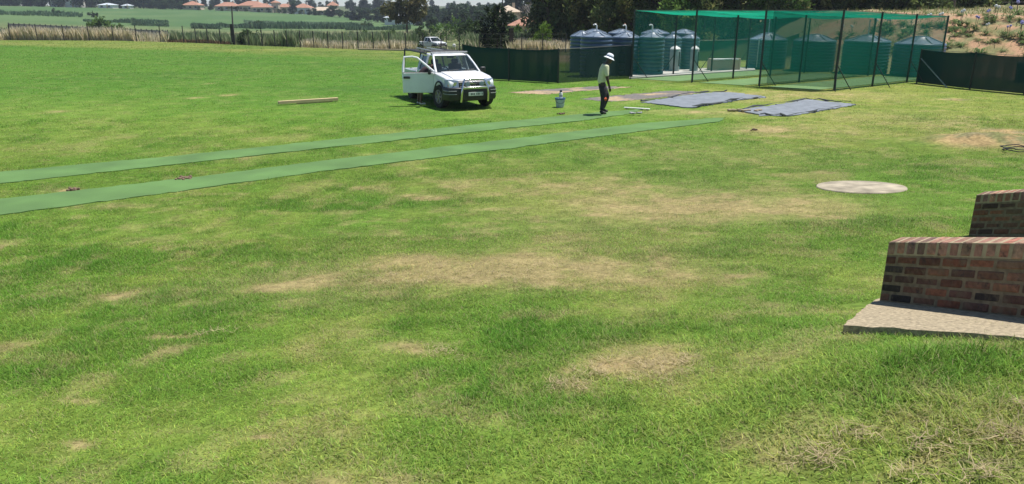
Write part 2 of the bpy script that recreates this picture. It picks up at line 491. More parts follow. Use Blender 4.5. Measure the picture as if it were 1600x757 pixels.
def lawn(x, y):
    """own colour of the turf, how lush and how bare it is"""
    wx = x + 1.4 * (fbm(x * .35, y * .35, 91, 3) - .5) + .5 * (fbm(x * 1.7, y * 1.7, 95, 3) - .5)
    wy = y + 1.4 * (fbm(x * .35 + 9, y * .35, 92, 3) - .5) + .5 * (fbm(x * 1.7 + 5, y * 1.7, 96, 3) - .5)
    n1 = fbm(x * .22, y * .16, 1, 4); n2 = fbm(x * .9, y * .7, 2, 4); n3 = fbm(x * 3.3, y * 3.0, 3, 3); n4 = fbm(x * 11, y * 9, 4, 2)
    n5 = fbm(x * 4.2, y * 4.2, 7, 3); n6 = fbm(x * 1.9, y * 1.9, 12, 4); n7 = fbm(x * 2.6 + 50, y * 2.6, 13, 4)
    far_l = sstep(11, 16, y) * (1 - sstep(2, 8, x))
    dry = esum(DRY, wx, wy) * np.clip(.15 + 1.7 * n3 * (.5 + n7), 0, 2) * (.55 + .9 * n4)
    dry = dry + sstep(.57, .70, n7) * .26
    dry = dry * (1 - .55 * far_l) + .42 * esum(BROAD, wx, wy) * (.4 + .9 * n6)
    dry = dry + (sstep(.60, .74, n2) * .26 + sstep(.60, .74, n3) * .22 * sstep(.4, .6, n1)) * (.12 + .88 * (1 - sstep(15, 26, y)))
    lush = esum(LUSH, wx, wy) * (.6 + .8 * n2) + sstep(.52, .70, fbm(x * .75 + 31, y * .6, 6, 4)) * .5 * (.25 + .75 * (1 - sstep(14, 24, y)))
    lush = lush + sstep(.50, .62, n6) * .42
    soil = esum(SOIL, wx, wy) * (.6 + .8 * n3)
    c = np.tile(np.array([.109, .201, .026]), (len(x), 1))
    c = lerp(c, [.176, .234, .044], sstep(.38, .66, n1 * .6 + n2 * .4) * (1 - .45 * far_l))
    warm = sstep(4, 12, x) * sstep(12, 18, y)
    c = lerp(c, [.200, .215, .048], warm * .55)
    deep = sstep(20, 32, y) * (1 - sstep(-4, 6, x))
    c = lerp(c, [.070, .162, .020], deep * .85)
    yl = np.interp(x, ROUGH_X, ROUGH_Y)
    rough = sstep(-2.0, 2.0, y - yl) * (1 - sstep(-4, 2, x))
    c = lerp(c, [.215, .220, .060], rough * (.35 + .6 * n2))
    st = fbm(x * .10 + y * .02, y * .45, 21, 3)
    c = lerp(c, [.055, .130, .020], np.clip((sstep(.5, .7, st)) * deep * .55, 0, 1))
    lush = np.clip(lush, 0, 1) * (1 - np.clip(dry, 0, 1) * .7)
    c = lerp(c, [.058, .150, .016], lush * .72)
    lawn.green = c.copy()
    c = lerp(c, [.36, .28, .135], np.clip(dry * 1.15, 0, 1) * .88)
    sc2 = lerp(np.tile(np.array([.235, .190, .115]), (len(x), 1)), [.40, .27, .14], sstep(.42, .6, n3)); sc2 = sc2 * (.75 + .5 * n4)[:, None]
    k_ = (np.clip(soil * 1.3 - .1, 0, 1) * .82)[:, None]; c = c * (1 - k_) + sc2 * k_
    c = c * ((.86 + .28 * n4) * (.76 + .50 * n5) * (1.0 + .22 * (1 - sstep(9, 15, y))))[:, None]
    return c, lush, np.clip(dry, 0, 1), np.clip(soil, 0, 1)

LP = np.array([-900, 0, 180, 320, 400, 560, 740, 752, 872, 985, 1000, 1165, 1300, 1470, 1600, 2500.])
_lim = [84, 79, 77.6, 71.5, 66.5, 60.5, 56, 37.5, 33.2, 35.5, 38.3, 40.5, 38, 34, 28, 24.]
def lawn_limit(x, y): return np.interp(px_of(x, y), LP, _lim)

def ground_color(x, y):
    c, lush, dry, soil = lawn(x, y)
    px = px_of(x, y)
    n1 = fbm(x * .05, y * .03, 41, 4); n2 = fbm(x * .3, y * .2, 42, 4); n3 = fbm(x * 1.5, y * 1.5, 43, 3)
    fd = np.interp(px, FP, FD)
    out = sstep(-.6, .8, y - fd)
    c = c * (.66 + .34 * sstep(7, 26, y))[:, None]          # thatch and soil between the blades
    fc = np.tile(np.array([.125, .150, .060]), (len(x), 1))
    fc = lerp(fc, [.30, .26, .14], sstep(.45, .7, n2) * .5)
    hill = sstep(200, 250, y)
    hc = np.tile(np.array([.070, .132, .048]), (len(x), 1))
    hc = lerp(hc, [.100, .158, .062], sstep(.4, .65, n1))
    hc = lerp(hc, [.065, .130, .048], sstep(.5, .7, fbm(x * .012, y * .06, 44, 3)) * .6)
    fc = fc * (1 - hill[:, None]) + hc * hill[:, None]
    fc = lerp(fc, [.09, .11, .05], sstep(420, 480, y))
    c = c * (1 - out[:, None]) + fc * out[:, None]
    q = x * .6 + y * .8                                            # earth bank
    bz = sstep(39.5, 42, q + 2 * (n2 - .5)) * sstep(13, 18, x)
    bc = np.tile(np.array([.37, .225, .135]), (len(x), 1))
    bc = lerp(bc, [.46, .33, .22], sstep(.5, .7, n3))
    veg = sstep(.50, .66, n2 * .6 + n3 * .4 + .14 * (1 - sstep(21, 27, x)) + .12 * sstep(50, 56, q))
    bc = lerp(bc, [.13, .155, .06], veg * .85)
    bc = lerp(bc, [.24, .21, .12], sstep(54, 58, q) * .75)
    c = c * (1 - bz[:, None]) + bc * bz[:, None]
    gy = sstep(44, 48, y) * sstep(-1, 4, x) * (1 - sstep(8, 14, x) * sstep(39.5, 42, q))   # dry veld behind the tanks
    gc = np.tile(np.array([.30, .235, .135]), (len(x), 1)); gc = lerp(gc, [.16, .165, .07], sstep(.45, .65, n2))
    c = c * (1 - gy[:, None]) + gc * gy[:, None]
    return c

# ------------------------------------------------------------------ ground sheet
def build_ground():
    ys = np.concatenate([np.linspace(-14, 2, 40)[:-1], np.geomspace(2 + 2, 92 + 2, 620) - 2, np.geomspace(92.6, 2600, 170)])
    us = np.concatenate([np.linspace(-2.6, -.95, 50)[:-1], np.linspace(-.95, .95, 380), np.linspace(.95, 2.6, 50)[1:]])
    Y, U = np.meshgrid(ys, us, indexing='ij')
    X = U * (np.maximum(Y, 0) + 6)
    x, y = X.ravel(), Y.ravel()
    z = ground(x, y) + .012 * (fbm(x * 1.3, y * 1.3, 5, 3) - .5) * (1 + 0 * x)
    r = at(1520, 222); z += .22 * np.exp(-(((x - r.x) / 1.5) ** 2 + ((y - r.y) / .55) ** 2)) * (.7 + .6 * fbm(x * 2, y * 2, 8, 3))
    q = x * .6 + y * .8
    z += (.35 * (fbm(x * .8, y * .8, 9, 4) - .45)) * sstep(41.5, 46, q) * sstep(10, 17, x) * (1 - sstep(90, 120, y))
    a, b = Y.shape
    i = (np.arange(a - 1)[:, None] * b + np.arange(b - 1)[None, :]).ravel()
    idx = np.stack([i, i + 1, i + b + 1, i + b], 1).ravel()
    m = M('ground_turf', (0, 0, 0), .95, .30, 14, spec=.1, bump=.5, attr='gcol', detail=8)
    o = fast_mesh('ground', np.stack([x, y, z], 1), np.full(len(i), 4), m, ground_color(x, y), idx=idx, smooth=True)
    tag(o, kind='structure')
build_ground()

# ------------------------------------------------------------------ grass blades (stuff)
EXCL = MATW + TARPW + [SLAB]
WALL1 = [pc(1388, 378, 5.3), pc(1600, 380, 4.24)]
_wd = (WALL1[1] - WALL1[0]); _wd = _wd / _wd.length
WALL2 = [pc(1525, 304.5, 8.0)]
WN = Vector((_wd.x, _wd.y, 0)).normalized(); WNL = Vector((-WN.y, WN.x, 0))      # along / toward the camera-left face
if WNL.x > 0 or WNL.dot(Vector((-1, -.2, 0))) < 0: WNL = -WNL
def wall_zone(a, L, front, back, before):
    p = [a - WN * before + WNL * front, a + WN * L + WNL * front, a + WN * L - WNL * back, a - WN * before - WNL * back]
    return [(q.x, q.y) for q in p]
EXCL.append(wall_zone(WALL1[0], 3.2, .22, .3, .16))
EXCL.append(wall_zone(WALL2[0], 3.2, .16, .25, .05))
EXCL.append([(COV.x + COV_R * math.cos(a), COV.y + COV_R * math.sin(a)) for a in np.linspace(0, 6.28, 20)[:-1]])

def build_grass():
    Vs, Ns, Cs = [], [], []
    LONG = [E(1560, 660, 130, 60, 1.0), E(1480, 560, 160, 26, .7), E(1300, 690, 130, 40, .5)]
    for (n, d0, d1, uni) in ((980000, 1.5, 9, True), (520000, 9, 22, False), (340000, 22, 84, False)):
        U = rng.random(n)
        d = np.sqrt(U * (d1 * d1 - d0 * d0) + d0 * d0) if uni else d0 * (d1 / d0) ** U
        x = rng.uniform(-.80, .80, n) * (d * _c + .9)
        y = d
        keep = (y < lawn_limit(x, y)) & ((x * .6 + y * .8) < 41)
        for p in EXCL: keep &= ~inpoly(x, y, p)
        x, y = x[keep], y[keep]; n = len(x)
        c, lush, dry, soil = lawn(x, y)
        instr = np.zeros(n, bool)
        for p in STRIPW: instr |= inpoly(x, y, p)
        clump = fbm(x * 7, y * 7, 61, 2)
        pr = (1 - .80 * np.clip(soil * 1.4, 0, 1)) * (1 - .35 * dry) * (.55 + .9 * clump) * np.where(instr, .10, 1)
        k = rng.random(n) < pr
        c = c * .45 + lawn.green * .55      # blades are either green or dead
        x, y, c, lush, dry, clump = x[k], y[k], c[k], lush[k], dry[k], clump[k]; n = len(x)
        z = ground(x, y)
        dist = np.sqrt(x * x + y * y)
        lg = esum(LONG, x, y)
        L = (.022 + .026 * lush + .05 * lg + .012 * clump) * rng.uniform(.6, 1.35, n) * (1 + dist / 55)
        w = rng.uniform(.0026, .0046, n) * np.maximum(1, dist / 6.5)
        az = rng.uniform(0, 2 * np.pi, n)
        tilt = np.clip(rng.normal(1.12, .28, n) - .22 * lush - .25 * lg + .2 * dry, .15, 1.52)
        straw = rng.random(n) < (.07 + .78 * np.clip(dry * 1.1, 0, 1) + .08 * lg)
        cc = c * rng.uniform(.70, 2.05, n)[:, None]
        cc[:, 0] *= rng.uniform(.82, 1.2, n)
        sc_ = np.array([.44, .36, .20]) * rng.uniform(.7, 1.25, n)[:, None]
        cc = np.where(straw[:, None], cc * .35 + sc_ * .65, cc)
        pale = rng.random(n) < .14
        cc = np.where((pale & ~straw)[:, None], cc * 1.35 + np.array([.03, .035, .01]), cc)
        ca, sa = np.cos(az), np.sin(az)
        side = np.stack([-sa, ca, 0 * sa], 1) * (w / 2)[:, None]
        p = np.stack([x, y, z - .004], 1)
        d1_ = np.stack([ca * np.sin(tilt), sa * np.sin(tilt), np.cos(tilt)], 1)
        if uni:
            t2 = np.clip(tilt + rng.uniform(.1, .8, n), 0, 1.75)
            d2_ = np.stack([ca * np.sin(t2), sa * np.sin(t2), np.cos(t2)], 1)
            mid = p + d1_ * (L * .55)[:, None]
            tip = mid + d2_ * (L * .5)[:, None]
            V = np.stack([p - side, p + side, mid + side * .8, mid - side * .8, mid - side * .8, mid + side * .8, tip], 1).reshape(-1, 3)
            N = np.tile([4, 3], n); cv = np.repeat(cc, 7, 0)
        else:
            V = np.stack([p - side, p + side, p + d1_ * L[:, None]], 1).reshape(-1, 3)
            N = np.full(n, 3); cv = np.repeat(cc, 3, 0)
        Vs.append(V); Ns.append(N); Cs.append(cv)
    # raked up straw: longer pale curled blades in loose tufts
    for (px, py, rx, ry, n) in ((1570, 690, 36, 16, 110), (1540, 742, 70, 12, 90), (1275, 722, 22, 9, 90), (1320, 690, 50, 10, 50), (1440, 700, 60, 12, 60), (1590, 640, 30, 10, 70), (980, 580, 85, 30, 460), (880, 603, 30, 10, 120), (330, 523, 24, 6, 70), (760, 430, 200, 30, 500), (690, 555, 30, 12, 120)):
        e = E(px, py, rx, ry, 1)
        for _ in range(1):
            k = 14; m_ = max(1, n // k)
            cx = e[0] + rng.normal(0, .6, m_) * e[2]; cy = e[1] + rng.normal(0, .6, m_) * e[3]
            x = (cx[:, None] + rng.normal(0, .03, (m_, k))).ravel(); y = (cy[:, None] + rng.normal(0, .03, (m_, k))).ravel(); nn = len(x)
            az = rng.uniform(0, 2 * np.pi, nn); L = rng.uniform(.05, .13, nn) * (.55 if px < 1200 else 1); w = rng.uniform(.0018, .0034, nn) * max(1, e[1] / 5)
            p0 = np.stack([x, y, ground(x, y) + rng.uniform(.01, .04, nn)], 1)
            d1_ = np.stack([np.cos(az), np.sin(az), rng.uniform(-.05, .55, nn)], 1); a2 = az + rng.normal(0, .9, nn)
            d2_ = np.stack([np.cos(a2), np.sin(a2), rng.uniform(-.6, .2, nn)], 1)
            sd = np.stack([-np.sin(az), np.cos(az), 0 * az], 1) * (w / 2)[:, None]
            mid = p0 + d1_ * (L * .5)[:, None]; tip = mid + d2_ * (L * .5)[:, None]
            cc = np.array([.56, .45, .27]) * rng.uniform(.5, 1.2, nn)[:, None]
            Vs.append(np.stack([p0 - sd, p0 + sd, mid + sd, mid - sd, mid - sd, mid + sd, tip], 1).reshape(-1, 3)); Ns.append(np.tile([4, 3], nn)); Cs.append(np.repeat(cc, 7, 0))
    o = fast_mesh('grass', np.concatenate(Vs), np.concatenate(Ns), MAT['blade'], np.concatenate(Cs))
    tag(o, 'short mown lawn grass with dry straw coloured patches', 'grass', kind='stuff')
build_grass()
# ================================================================== SETTING: mats, strips, covers, slab
def strip_between(A, B, n, m, z0, wob, seed, thick=.012, irregular=0.):
    """grid sheet between polylines A and B (world xy), with a hem going down to the turf"""
    def resample(P, n):
        P = np.array(P, float); d = np.r_[0, np.cumsum(np.hypot(*np.diff(P, axis=0).T))]
        t = np.linspace(0, d[-1], n)
        return np.stack([np.interp(t, d, P[:, 0]), np.interp(t, d, P[:, 1])], 1)
    a, b = resample(A, n), resample(B, n)
    t = np.linspace(0, 1, m)[None, :, None]
    P = a[:, None] * (1 - t) + b[:, None] * t
    if irregular:
        rs = np.random.default_rng(seed)
        for (i, j) in ((0, slice(None)), (-1, slice(None)), (slice(None), 0), (slice(None), -1)):
            P[i, j] += rs.normal(0, irregular, P[i, j].shape)
    x, y = P[..., 0], P[..., 1]
    z = ground(x.ravel(), y.ravel()).reshape(x.shape) + z0 + wob * (fbm(x.ravel() * 1.7, y.ravel() * 1.7, seed, 4).reshape(x.shape) - .35)
    T = np.stack([x, y, z], 2)
    mb = MB(); mb.grid(T)
    loop = [(i, 0) for i in range(n)] + [(n - 1, j) for j in range(1, m)] + [(i, m - 1) for i in range(n - 2, -1, -1)] + [(0, j) for j in range(m - 2, 0, -1)]
    k = len(mb.v)
    for (i, j) in loop: mb.v.append((T[i, j, 0], T[i, j, 1], T[i, j, 2] - thick - .02))
    q = len(loop)
    for e in range(q):
        f = (e + 1) % q
        mb.f.append((loop[e][0] * m + loop[e][1], loop[f][0] * m + loop[f][1], k + f, k + e))
    return mb
lab = ('long green cricket mat strip nearer the grass foreground', 'long green cricket mat strip with the walking man on its end')
for i, mw in enumerate(MATW):
    h = len(mw) // 2
    mb = strip_between(mw[:h], mw[h:][::-1], 160, 8, .014, .022, 70 + i, .010, .018)
    tag(mb.build('cricket_mat', MAT['mat']), lab[i], 'mat', 'cricket mats unrolled on the field')

def tarp(mw, label, seed, A, B):
    t = thing('ground_sheet', label, 'tarp', (0, 0, 0), group='grey ground sheets on the grass')
    mb = strip_between(A, B, 46, 22, .02, .055, seed, .01, .05)
    mb.build('sheet', MAT['tarp'], t, smooth=60)
    hem = MB()
    for P in (A, B):
        pts = []
        for k in range(len(P) - 1):
            for u in np.linspace(0, 1, 9)[:-1]:
                x = P[k][0] + (P[k + 1][0] - P[k][0]) * u + random.uniform(-.05, .05); y = P[k][1] + (P[k + 1][1] - P[k][1]) * u + random.uniform(-.06, .06)
                pts.append((x, y, g(x, y) + .05 + random.uniform(-.02, .05)))
        hem.path(pts, [random.choice((.006, .010, .018, .034)) for _ in pts], 6)
    hem.build('rolled_hem', MAT['tarpedge'], t)
    return t
T0 = TARPW[0]; T1 = TARPW[1]
tarp(T0, 'crumpled grey ground sheet with folded dark hem beside the bare strip', 5, [T0[0], T0[1], T0[2]], [T0[5], T0[4], T0[3]])
tarp(T1, 'flat grey ground sheet lying closest to the net corner post', 9, [T1[0], T1[1], T1[2]], [T1[5], T1[4], T1[3]])
p = at(1165, 175); q = MB()
for k in range(7): q.box((p.x - .45 + k * .14 + random.uniform(-.05, .05), p.y + random.uniform(-.15, .15), p.z + .05), (.16, .12, .06), random.uniform(0, 3))
tag(q.build('rubble_weight', MAT['concretepale'], bevel=.015), 'pale stones weighing down the tip of a grey ground sheet', 'stones')

MAT['strip'] = M('worn_pitch_soil', (0, 0, 0), .95, .25, 9, bump=.3, attr='gcol', detail=9)
for i, poly in enumerate(STRIPW):
    P = np.array(poly); x0, x1, y0, y1 = P[:, 0].min(), P[:, 0].max(), P[:, 1].min(), P[:, 1].max()
    h = 4
    A, B = poly[:h], poly[h:][::-1]
    mb = strip_between(A, B, 70, 26, .006, .0, 33 + i, .001, .06)
    v = np.array(mb.v); f = np.array(mb.f)
    n2 = fbm(v[:, 0] * .8 + 3 * i, v[:, 1] * 1.6, 51 + i, 4)
    c = np.tile(np.array([.40, .29, .17]), (len(v), 1)); c = lerp(c, [.30, .22, .14], sstep(.4, .6, fbm(v[:, 0] * 3, v[:, 1] * 3, 55, 3)))
    grey = sstep(.47, .53, n2) if i == 0 else sstep(.36, .42, n2 + .12 * sstep(y0 + .5, y0 + 1.5, v[:, 1]) - .05)
    c = lerp(c, [.13, .125, .12], grey * .9)
    o = fast_mesh('bare_pitch', v, np.full(len(f), 4), MAT['strip'], c, idx=f.ravel(), smooth=True)
    tag(o, kind='structure')

# concrete slab under the tanks
mb = MB(); n = len(SLAB); zt = .07
mb.v += [(x, y, g(x, y) + zt) for x, y in SLAB] + [(x, y, g(x, y) - .1) for x, y in SLAB]
mb.f.append(tuple(range(n)))
for i in range(n): mb.f.append((i, (i + 1) % n, n + (i + 1) % n, n + i))
tag(mb.build('concrete_apron', MAT['slab']), kind='structure')

# round concrete cover
t = thing('inspection_cover', 'round weathered concrete cover lying in the lawn', 'cover', COV)
gx = (g(COV.x + .5, COV.y) - g(COV.x - .5, COV.y)); gy_ = (g(COV.x, COV.y + .5) - g(COV.x, COV.y - .5))
t.rotation_euler = (math.atan(gy_) , -math.atan(gx), 0)
r = COV_R
MAT['cover'] = M('weathered_cover', (.33, .285, .205), .95, .45, 3.2, bump=.4, detail=12)
MB().lathe([(r, -.09), (r * 1.0, .008), (r * .985, .020), (r * .9, .024), (0.001, .028)], 48).build('slab_disc', MAT['cover'], t)

def brick_mat():
    m = MAT['brick']; nt = m.node_tree; p = nt.nodes['Principled BSDF']
    src = p.inputs['Base Color'].links[0].from_socket
    tc = nt.nodes.new('ShaderNodeTexCoord')
    def noise(scale, lo, hi, det=6):
        n = nt.nodes.new('ShaderNodeTexNoise'); n.inputs['Scale'].default_value = scale; n.inputs['Detail'].default_value = det; n.inputs['Roughness'].default_value = .65
        nt.links.new(tc.outputs['Object'], n.inputs['Vector'])
        r = nt.nodes.new('ShaderNodeMapRange'); r.inputs['From Min'].default_value = lo; r.inputs['From Max'].default_value = hi
        nt.links.new(n.outputs['Fac'], r.inputs['Value']); return r.outputs[0]
    def mix(fac, a, col, k):
        mu = nt.nodes.new('ShaderNodeMath'); mu.operation = 'MULTIPLY'; mu.inputs[1].default_value = k; nt.links.new(fac, mu.inputs[0])
        x = nt.nodes.new('ShaderNodeMix'); x.data_type = 'RGBA'; nt.links.new(mu.outputs[0], x.inputs[0]); nt.links.new(a, x.inputs[6]); x.inputs[7].default_value = (*col, 1); return x.outputs[2]
    a = mix(noise(9, .50, .66), src, (.17, .12, .075), .7)          # mortar smeared over the faces
    a = mix(noise(13, .56, .66), a, (.035, .028, .028), .7)           # burnt clinker spots
    nt.links.new(a, p.inputs['Base Color'])
brick_mat()
# ================================================================== brick wing walls on the bank
def plane_hit(px, py, O, n):
    d = ray(px, py); d = Vector(d); o = Vector((0, 0, H))
    return o + d * ((O - o).dot(n) / d.dot(n))
BR = [(.24,.082,.046),(.28,.105,.058),(.18,.072,.044),(.11,.055,.040),(.062,.042,.038),(.25,.135,.082),(.21,.095,.06),(.31,.14,.08),(.16,.075,.055),(.24,.115,.072)]
def brick_wall(O, L, hgt, label, seed, foot=None):
    rs = random.Random(seed)
    t = thing('brick_wall', label, 'wall', O, group='low brick walls on the bank')
    Nn = -WNL                                                     # into the wall
    MM = Matrix(((_wd.x, Nn.x, 0), (_wd.y, Nn.y, 0), (_wd.z, Nn.z, 1))).to_4x4()
    def bx(mb, s0, s1, d0, d1, h0, h1):
        c = Vector(((s0 + s1) / 2, (d0 + d1) / 2, -(h0 + h1) / 2))
        mb.box(MM @ c, (s1 - s0, d1 - d0, abs(h1 - h0)), mtx=MM)
    core = MB(); bx(core, .002, L, .005, .104, .004, hgt + .35)
    core.build('mortar', M('mortar', (.20, .15, .095), .95, .3, 20, bump=.4, detail=9), t)
    def bricks(name, gen):
        mb = MB(); cols = []
        for (s0, s1, d0, d1, h0, h1, c) in gen:
            bx(mb, s0, s1, d0, d1, h0, h1); cols += [c] * 8
        o = mb.build(name, MAT['brick'], t, smooth=30, bevel=.011, seg=2)
        a = o.data.attributes.new('bcol', 'FLOAT_COLOR', 'POINT')
        for i, c in enumerate(cols): a.data[i].color = (*c, 1)
        return o
    def cj(c, k=.25): 
        f = .72 * rs.uniform(1 - k, 1 + k); return tuple(x * f for x in c)
    def top():
        s = 0
        while s < L:
            w = .077 + rs.uniform(-.003, .003); j = rs.uniform(0, .004)
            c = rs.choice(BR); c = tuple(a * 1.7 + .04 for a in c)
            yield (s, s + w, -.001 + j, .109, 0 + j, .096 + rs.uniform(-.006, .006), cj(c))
            s += w + .015
    def courses():
        h = .108; k = 0
        while h < hgt + .3:
            s = -.0 if k % 2 else -.105
            while s < L:
                w = .195 + rs.uniform(-.012, .012)
                a = max(s, 0)
                if s + w - a > .03:
                    j = rs.uniform(-.001, .0045)
                    yield (a + rs.uniform(0, .003), s + w, j, .106, h + rs.uniform(-.002, .002), h + .058 + rs.uniform(-.004, .003), cj(rs.choice(BR), .3))
                s += w + .013
            h += .071; k += 1
    jm = MB(); bx(jm, .003, L, .004, .106, .005, .1)
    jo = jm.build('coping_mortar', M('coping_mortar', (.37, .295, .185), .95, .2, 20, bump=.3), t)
    for v in jo.data.vertices: v.co.z += max(0, v.co.dot(Nn)) * .30
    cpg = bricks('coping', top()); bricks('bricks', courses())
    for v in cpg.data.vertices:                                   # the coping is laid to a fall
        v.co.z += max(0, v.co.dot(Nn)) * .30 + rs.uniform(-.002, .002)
    if foot:
        o = O - Vector((0, 0, .455)); n = _wd.cross(WNL).normalized()
        P = [plane_hit(px, py, o, n) for px, py in foot]
        mb = MB(); m = len(P)
        ext = P[-1] + _wd * 1.6
        back = O + _wd * 3.0 + Nn * .25 - Vector((0, 0, .455)); bl = O - _wd * .02 + Nn * .25 - Vector((0, 0, .455))
        ring = P + [ext, back, bl]
        # subdivide the visible edge so that it can be uneven
        rr = []
        for i in range(len(ring)):
            a, b = ring[i], ring[(i + 1) % len(ring)]
            nn = max(1, int((b - a).length / .07))
            for u in range(nn):
                pnt = a.lerp(b, u / nn)
                rr.append(pnt + Vector((rs.uniform(-.008, .008), rs.uniform(-.008, .008), rs.uniform(-.004, .004))))
        m = len(rr); cpt = sum(rr, Vector()) / m
        mb.v += [tuple(q - O) for q in rr] + [tuple(q - O + Vector((rs.uniform(-.01, .01), rs.uniform(-.02, .0), -.14))) for q in rr]
        mb.f.append(tuple(range(m)))
        for i in range(m): mb.f.append((i, (i + 1) % m, m + (i + 1) % m, m + i))
        mb.build('concrete_footing', MAT['concretepale'], t, smooth=30)
    return t
brick_wall(WALL1[0], 2.6, .47, 'dark brick wall on a pale concrete footing with rowlock coping', 3,
           foot=[(1383, 462), (1362, 471), (1345, 486), (1330, 499), (1318, 509), (1340, 509), (1420, 514.5), (1500, 519.5), (1600, 527)])
brick_wall(WALL2[0], 2.6, .5, 'reddish brick wall standing behind the wall with the footing', 8)

# ================================================================== perimeter fence
def fbase(px): return pd(px, float(np.interp(px, FP, FD)) - .3)
t = thing('perimeter_fence', 'long low wire fence with dark posts along the far edge of the field', 'fence', (0, 0, 0))
tops = []
for px in (-90, -45, 15, 57, 99, 138, 176, 212, 250, 286, 306, 324, 344, 366, 388, 409, 429, 448, 469, 490, 512, 535, 559, 583, 608, 634, 661, 689, 718, 749, 782, 815, 848, 884):
    b = fbase(px); hh = 1.35 if px > 300 else 1.55
    MB().tube(b - Vector((0, 0, .1)), b + Vector((random.uniform(-.03, .03), 0, hh)), .042, n=6).build('post', MAT['fpost'], t)
    tops.append((b, hh))
for zf in (.12, .42, .72, .98):
    mb = MB()
    for (a, h0), (b, h1) in zip(tops[:-1], tops[1:]): mb.tube(a + Vector((0, 0, h0 * zf)), b + Vector((0, 0, h1 * zf)), .004, n=4)
    mb.build('wire', MAT['wire'], t)
# stone edging along its foot
A = [fbase(px) for px in np.linspace(560, 752, 30)]
mb = MB()
P = np.array([[(a.x, a.y - .5, a.z + .10), (a.x, a.y - .15, a.z + .10)] for a in A])
mb.grid(P); P2 = np.array([[(a.x, a.y - .5, a.z - .05), (a.x, a.y - .5, a.z + .10)] for a in A]); mb.grid(P2)
tag(mb.build('kerb', MAT['concretepale']), kind='structure')

# far precast wall running down the slope
t = thing('precast_wall', 'grey panel wall on posts beyond the field fence', 'wall', (0, 0, 0))
pan = MB(); pos = MB(); n = 31
for i in range(n):
    px = 13 + (262 - 13) * i / (n - 1); yt = 37 + (48.5 - 37) * i / (n - 1)
    a = pc(px, yt, 178)
    MB().box((a.x, a.y, a.z - .95), (.16, .16, 2.3)).build('post', MAT['fpost'], t)
    if i:
        b = prev; d = Vector((a.x - b.x, a.y - b.y, 0)); ang = math.atan2(d.y, d.x)
        pan.add([(b.x, b.y, b.z - 2), (a.x, a.y, a.z - 2), (a.x, a.y, a.z), (b.x, b.y, b.z), (b.x, b.y + .06, b.z - 2), (a.x, a.y + .06, a.z - 2), (a.x, a.y + .06, a.z), (b.x, b.y + .06, b.z)],
                [(0, 1, 2, 3), (7, 6, 5, 4), (3, 2, 6, 7), (0, 4, 5, 1)])
    prev = a
pan.build('panel', MAT['panelwall'], t)

# ================================================================== cricket net cage
t = thing('practice_net_cage', 'tall green cricket net cage on dark steel posts', 'net cage', (0, 0, 0))
def gpt(p, z=0): return Vector((p.x, p.y, g(p.x, p.y) + z))
hA, hB, hC, hD = 3.04, 3.04, 2.78, 2.74
def roofz(a, b):      # a along AB, b along AD
    return (hA * (1 - a) + hB * a) * (1 - b) + (hD * (1 - a) + hC * a) * b
def cp(a, b):
    p = CA + (CB - CA) * a + (CD - CA) * b
    return p
posts = [(a, b) for a in (0, 1 / 3, 2 / 3, 1) for b in (0, 1 / 3, 2 / 3, 1)]
for a, b in posts:
    p = cp(a, b); q = gpt(p)
    MB().tube(q - Vector((0, 0, .2)), Vector((p.x, p.y, roofz(a, b) + .03)), .043, n=8).build('post', MAT['post'], t)
    if b in (0, 1) or a in (0, 1):
        d = (CA - CD).normalized() if b == 0 else ((CB - CA).normalized() if a == 1 else ((CA - CB).normalized() if a == 0 else (CD - CA).normalized()))
        for sgn in ((1,) if b else (-.5, 1)):
            e = p - d * .75 * sgn if b == 0 else p + d * .7
            e = e + (CB - CA).normalized() * (.25 if b == 0 else 0)
            MB().tube(Vector((p.x, p.y, 1.0)), gpt(e, -.03), .018, n=6).build('brace', MAT['post'], t)
def net(p0, p1, z0, z1, mat, name='net_panel', n=26, sag=.06, zb=.02):
    rows = []
    for k in range(n):
        u = k / (n - 1); p = p0.lerp(p1, u); bl = .05 * math.sin(u * 17 + p0.x)
        zt = z0 + (z1 - z0) * u - sag * math.sin(math.pi * ((u * 3) % 1)) * .6
        rows.append([(p.x + bl * math.sin(w * 3.1) * .6, p.y + bl * math.sin(w * 3.1), g(p.x, p.y) + zb + (zt - g(p.x, p.y) - zb) * w) for w in np.linspace(0, 1, 7)])
    mb = MB(); mb.grid(np.array(rows)); return mb.build(name, mat, t, fix=False)
net(cp(0, 0), cp(0, 1), roofz(0, 0), roofz(0, 1), MAT['net'])
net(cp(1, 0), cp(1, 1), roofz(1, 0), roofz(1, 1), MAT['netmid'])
net(cp(0, 1), cp(1, 1), roofz(0, 1), roofz(1, 1), MAT['net'])
net(cp(1 / 3, 0), cp(1 / 3, 1), roofz(1 / 3, 0), roofz(1 / 3, 1), MAT['net'])
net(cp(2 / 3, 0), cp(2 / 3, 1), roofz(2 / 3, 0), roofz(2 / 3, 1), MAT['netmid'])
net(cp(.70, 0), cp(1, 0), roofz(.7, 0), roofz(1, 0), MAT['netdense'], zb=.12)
rows = []
for a in np.linspace(0, 1, 25):
    rows.append([(*cp(a, b)[:2], roofz(a, b) - .16 * abs(math.sin(math.pi * a * 3)) * abs(math.sin(math.pi * b * 3)) ** .5 - .02) for b in np.linspace(0, 1, 25)])
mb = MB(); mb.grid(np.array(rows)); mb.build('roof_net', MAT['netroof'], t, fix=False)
wr = MB()
for a in (0, 1 / 3, 2 / 3, 1):
    for k in range(3): wr.tube((*cp(a, k / 3)[:2], roofz(a, k / 3)), (*cp(a, (k + 1) / 3)[:2], roofz(a, (k + 1) / 3)), .012, n=5)
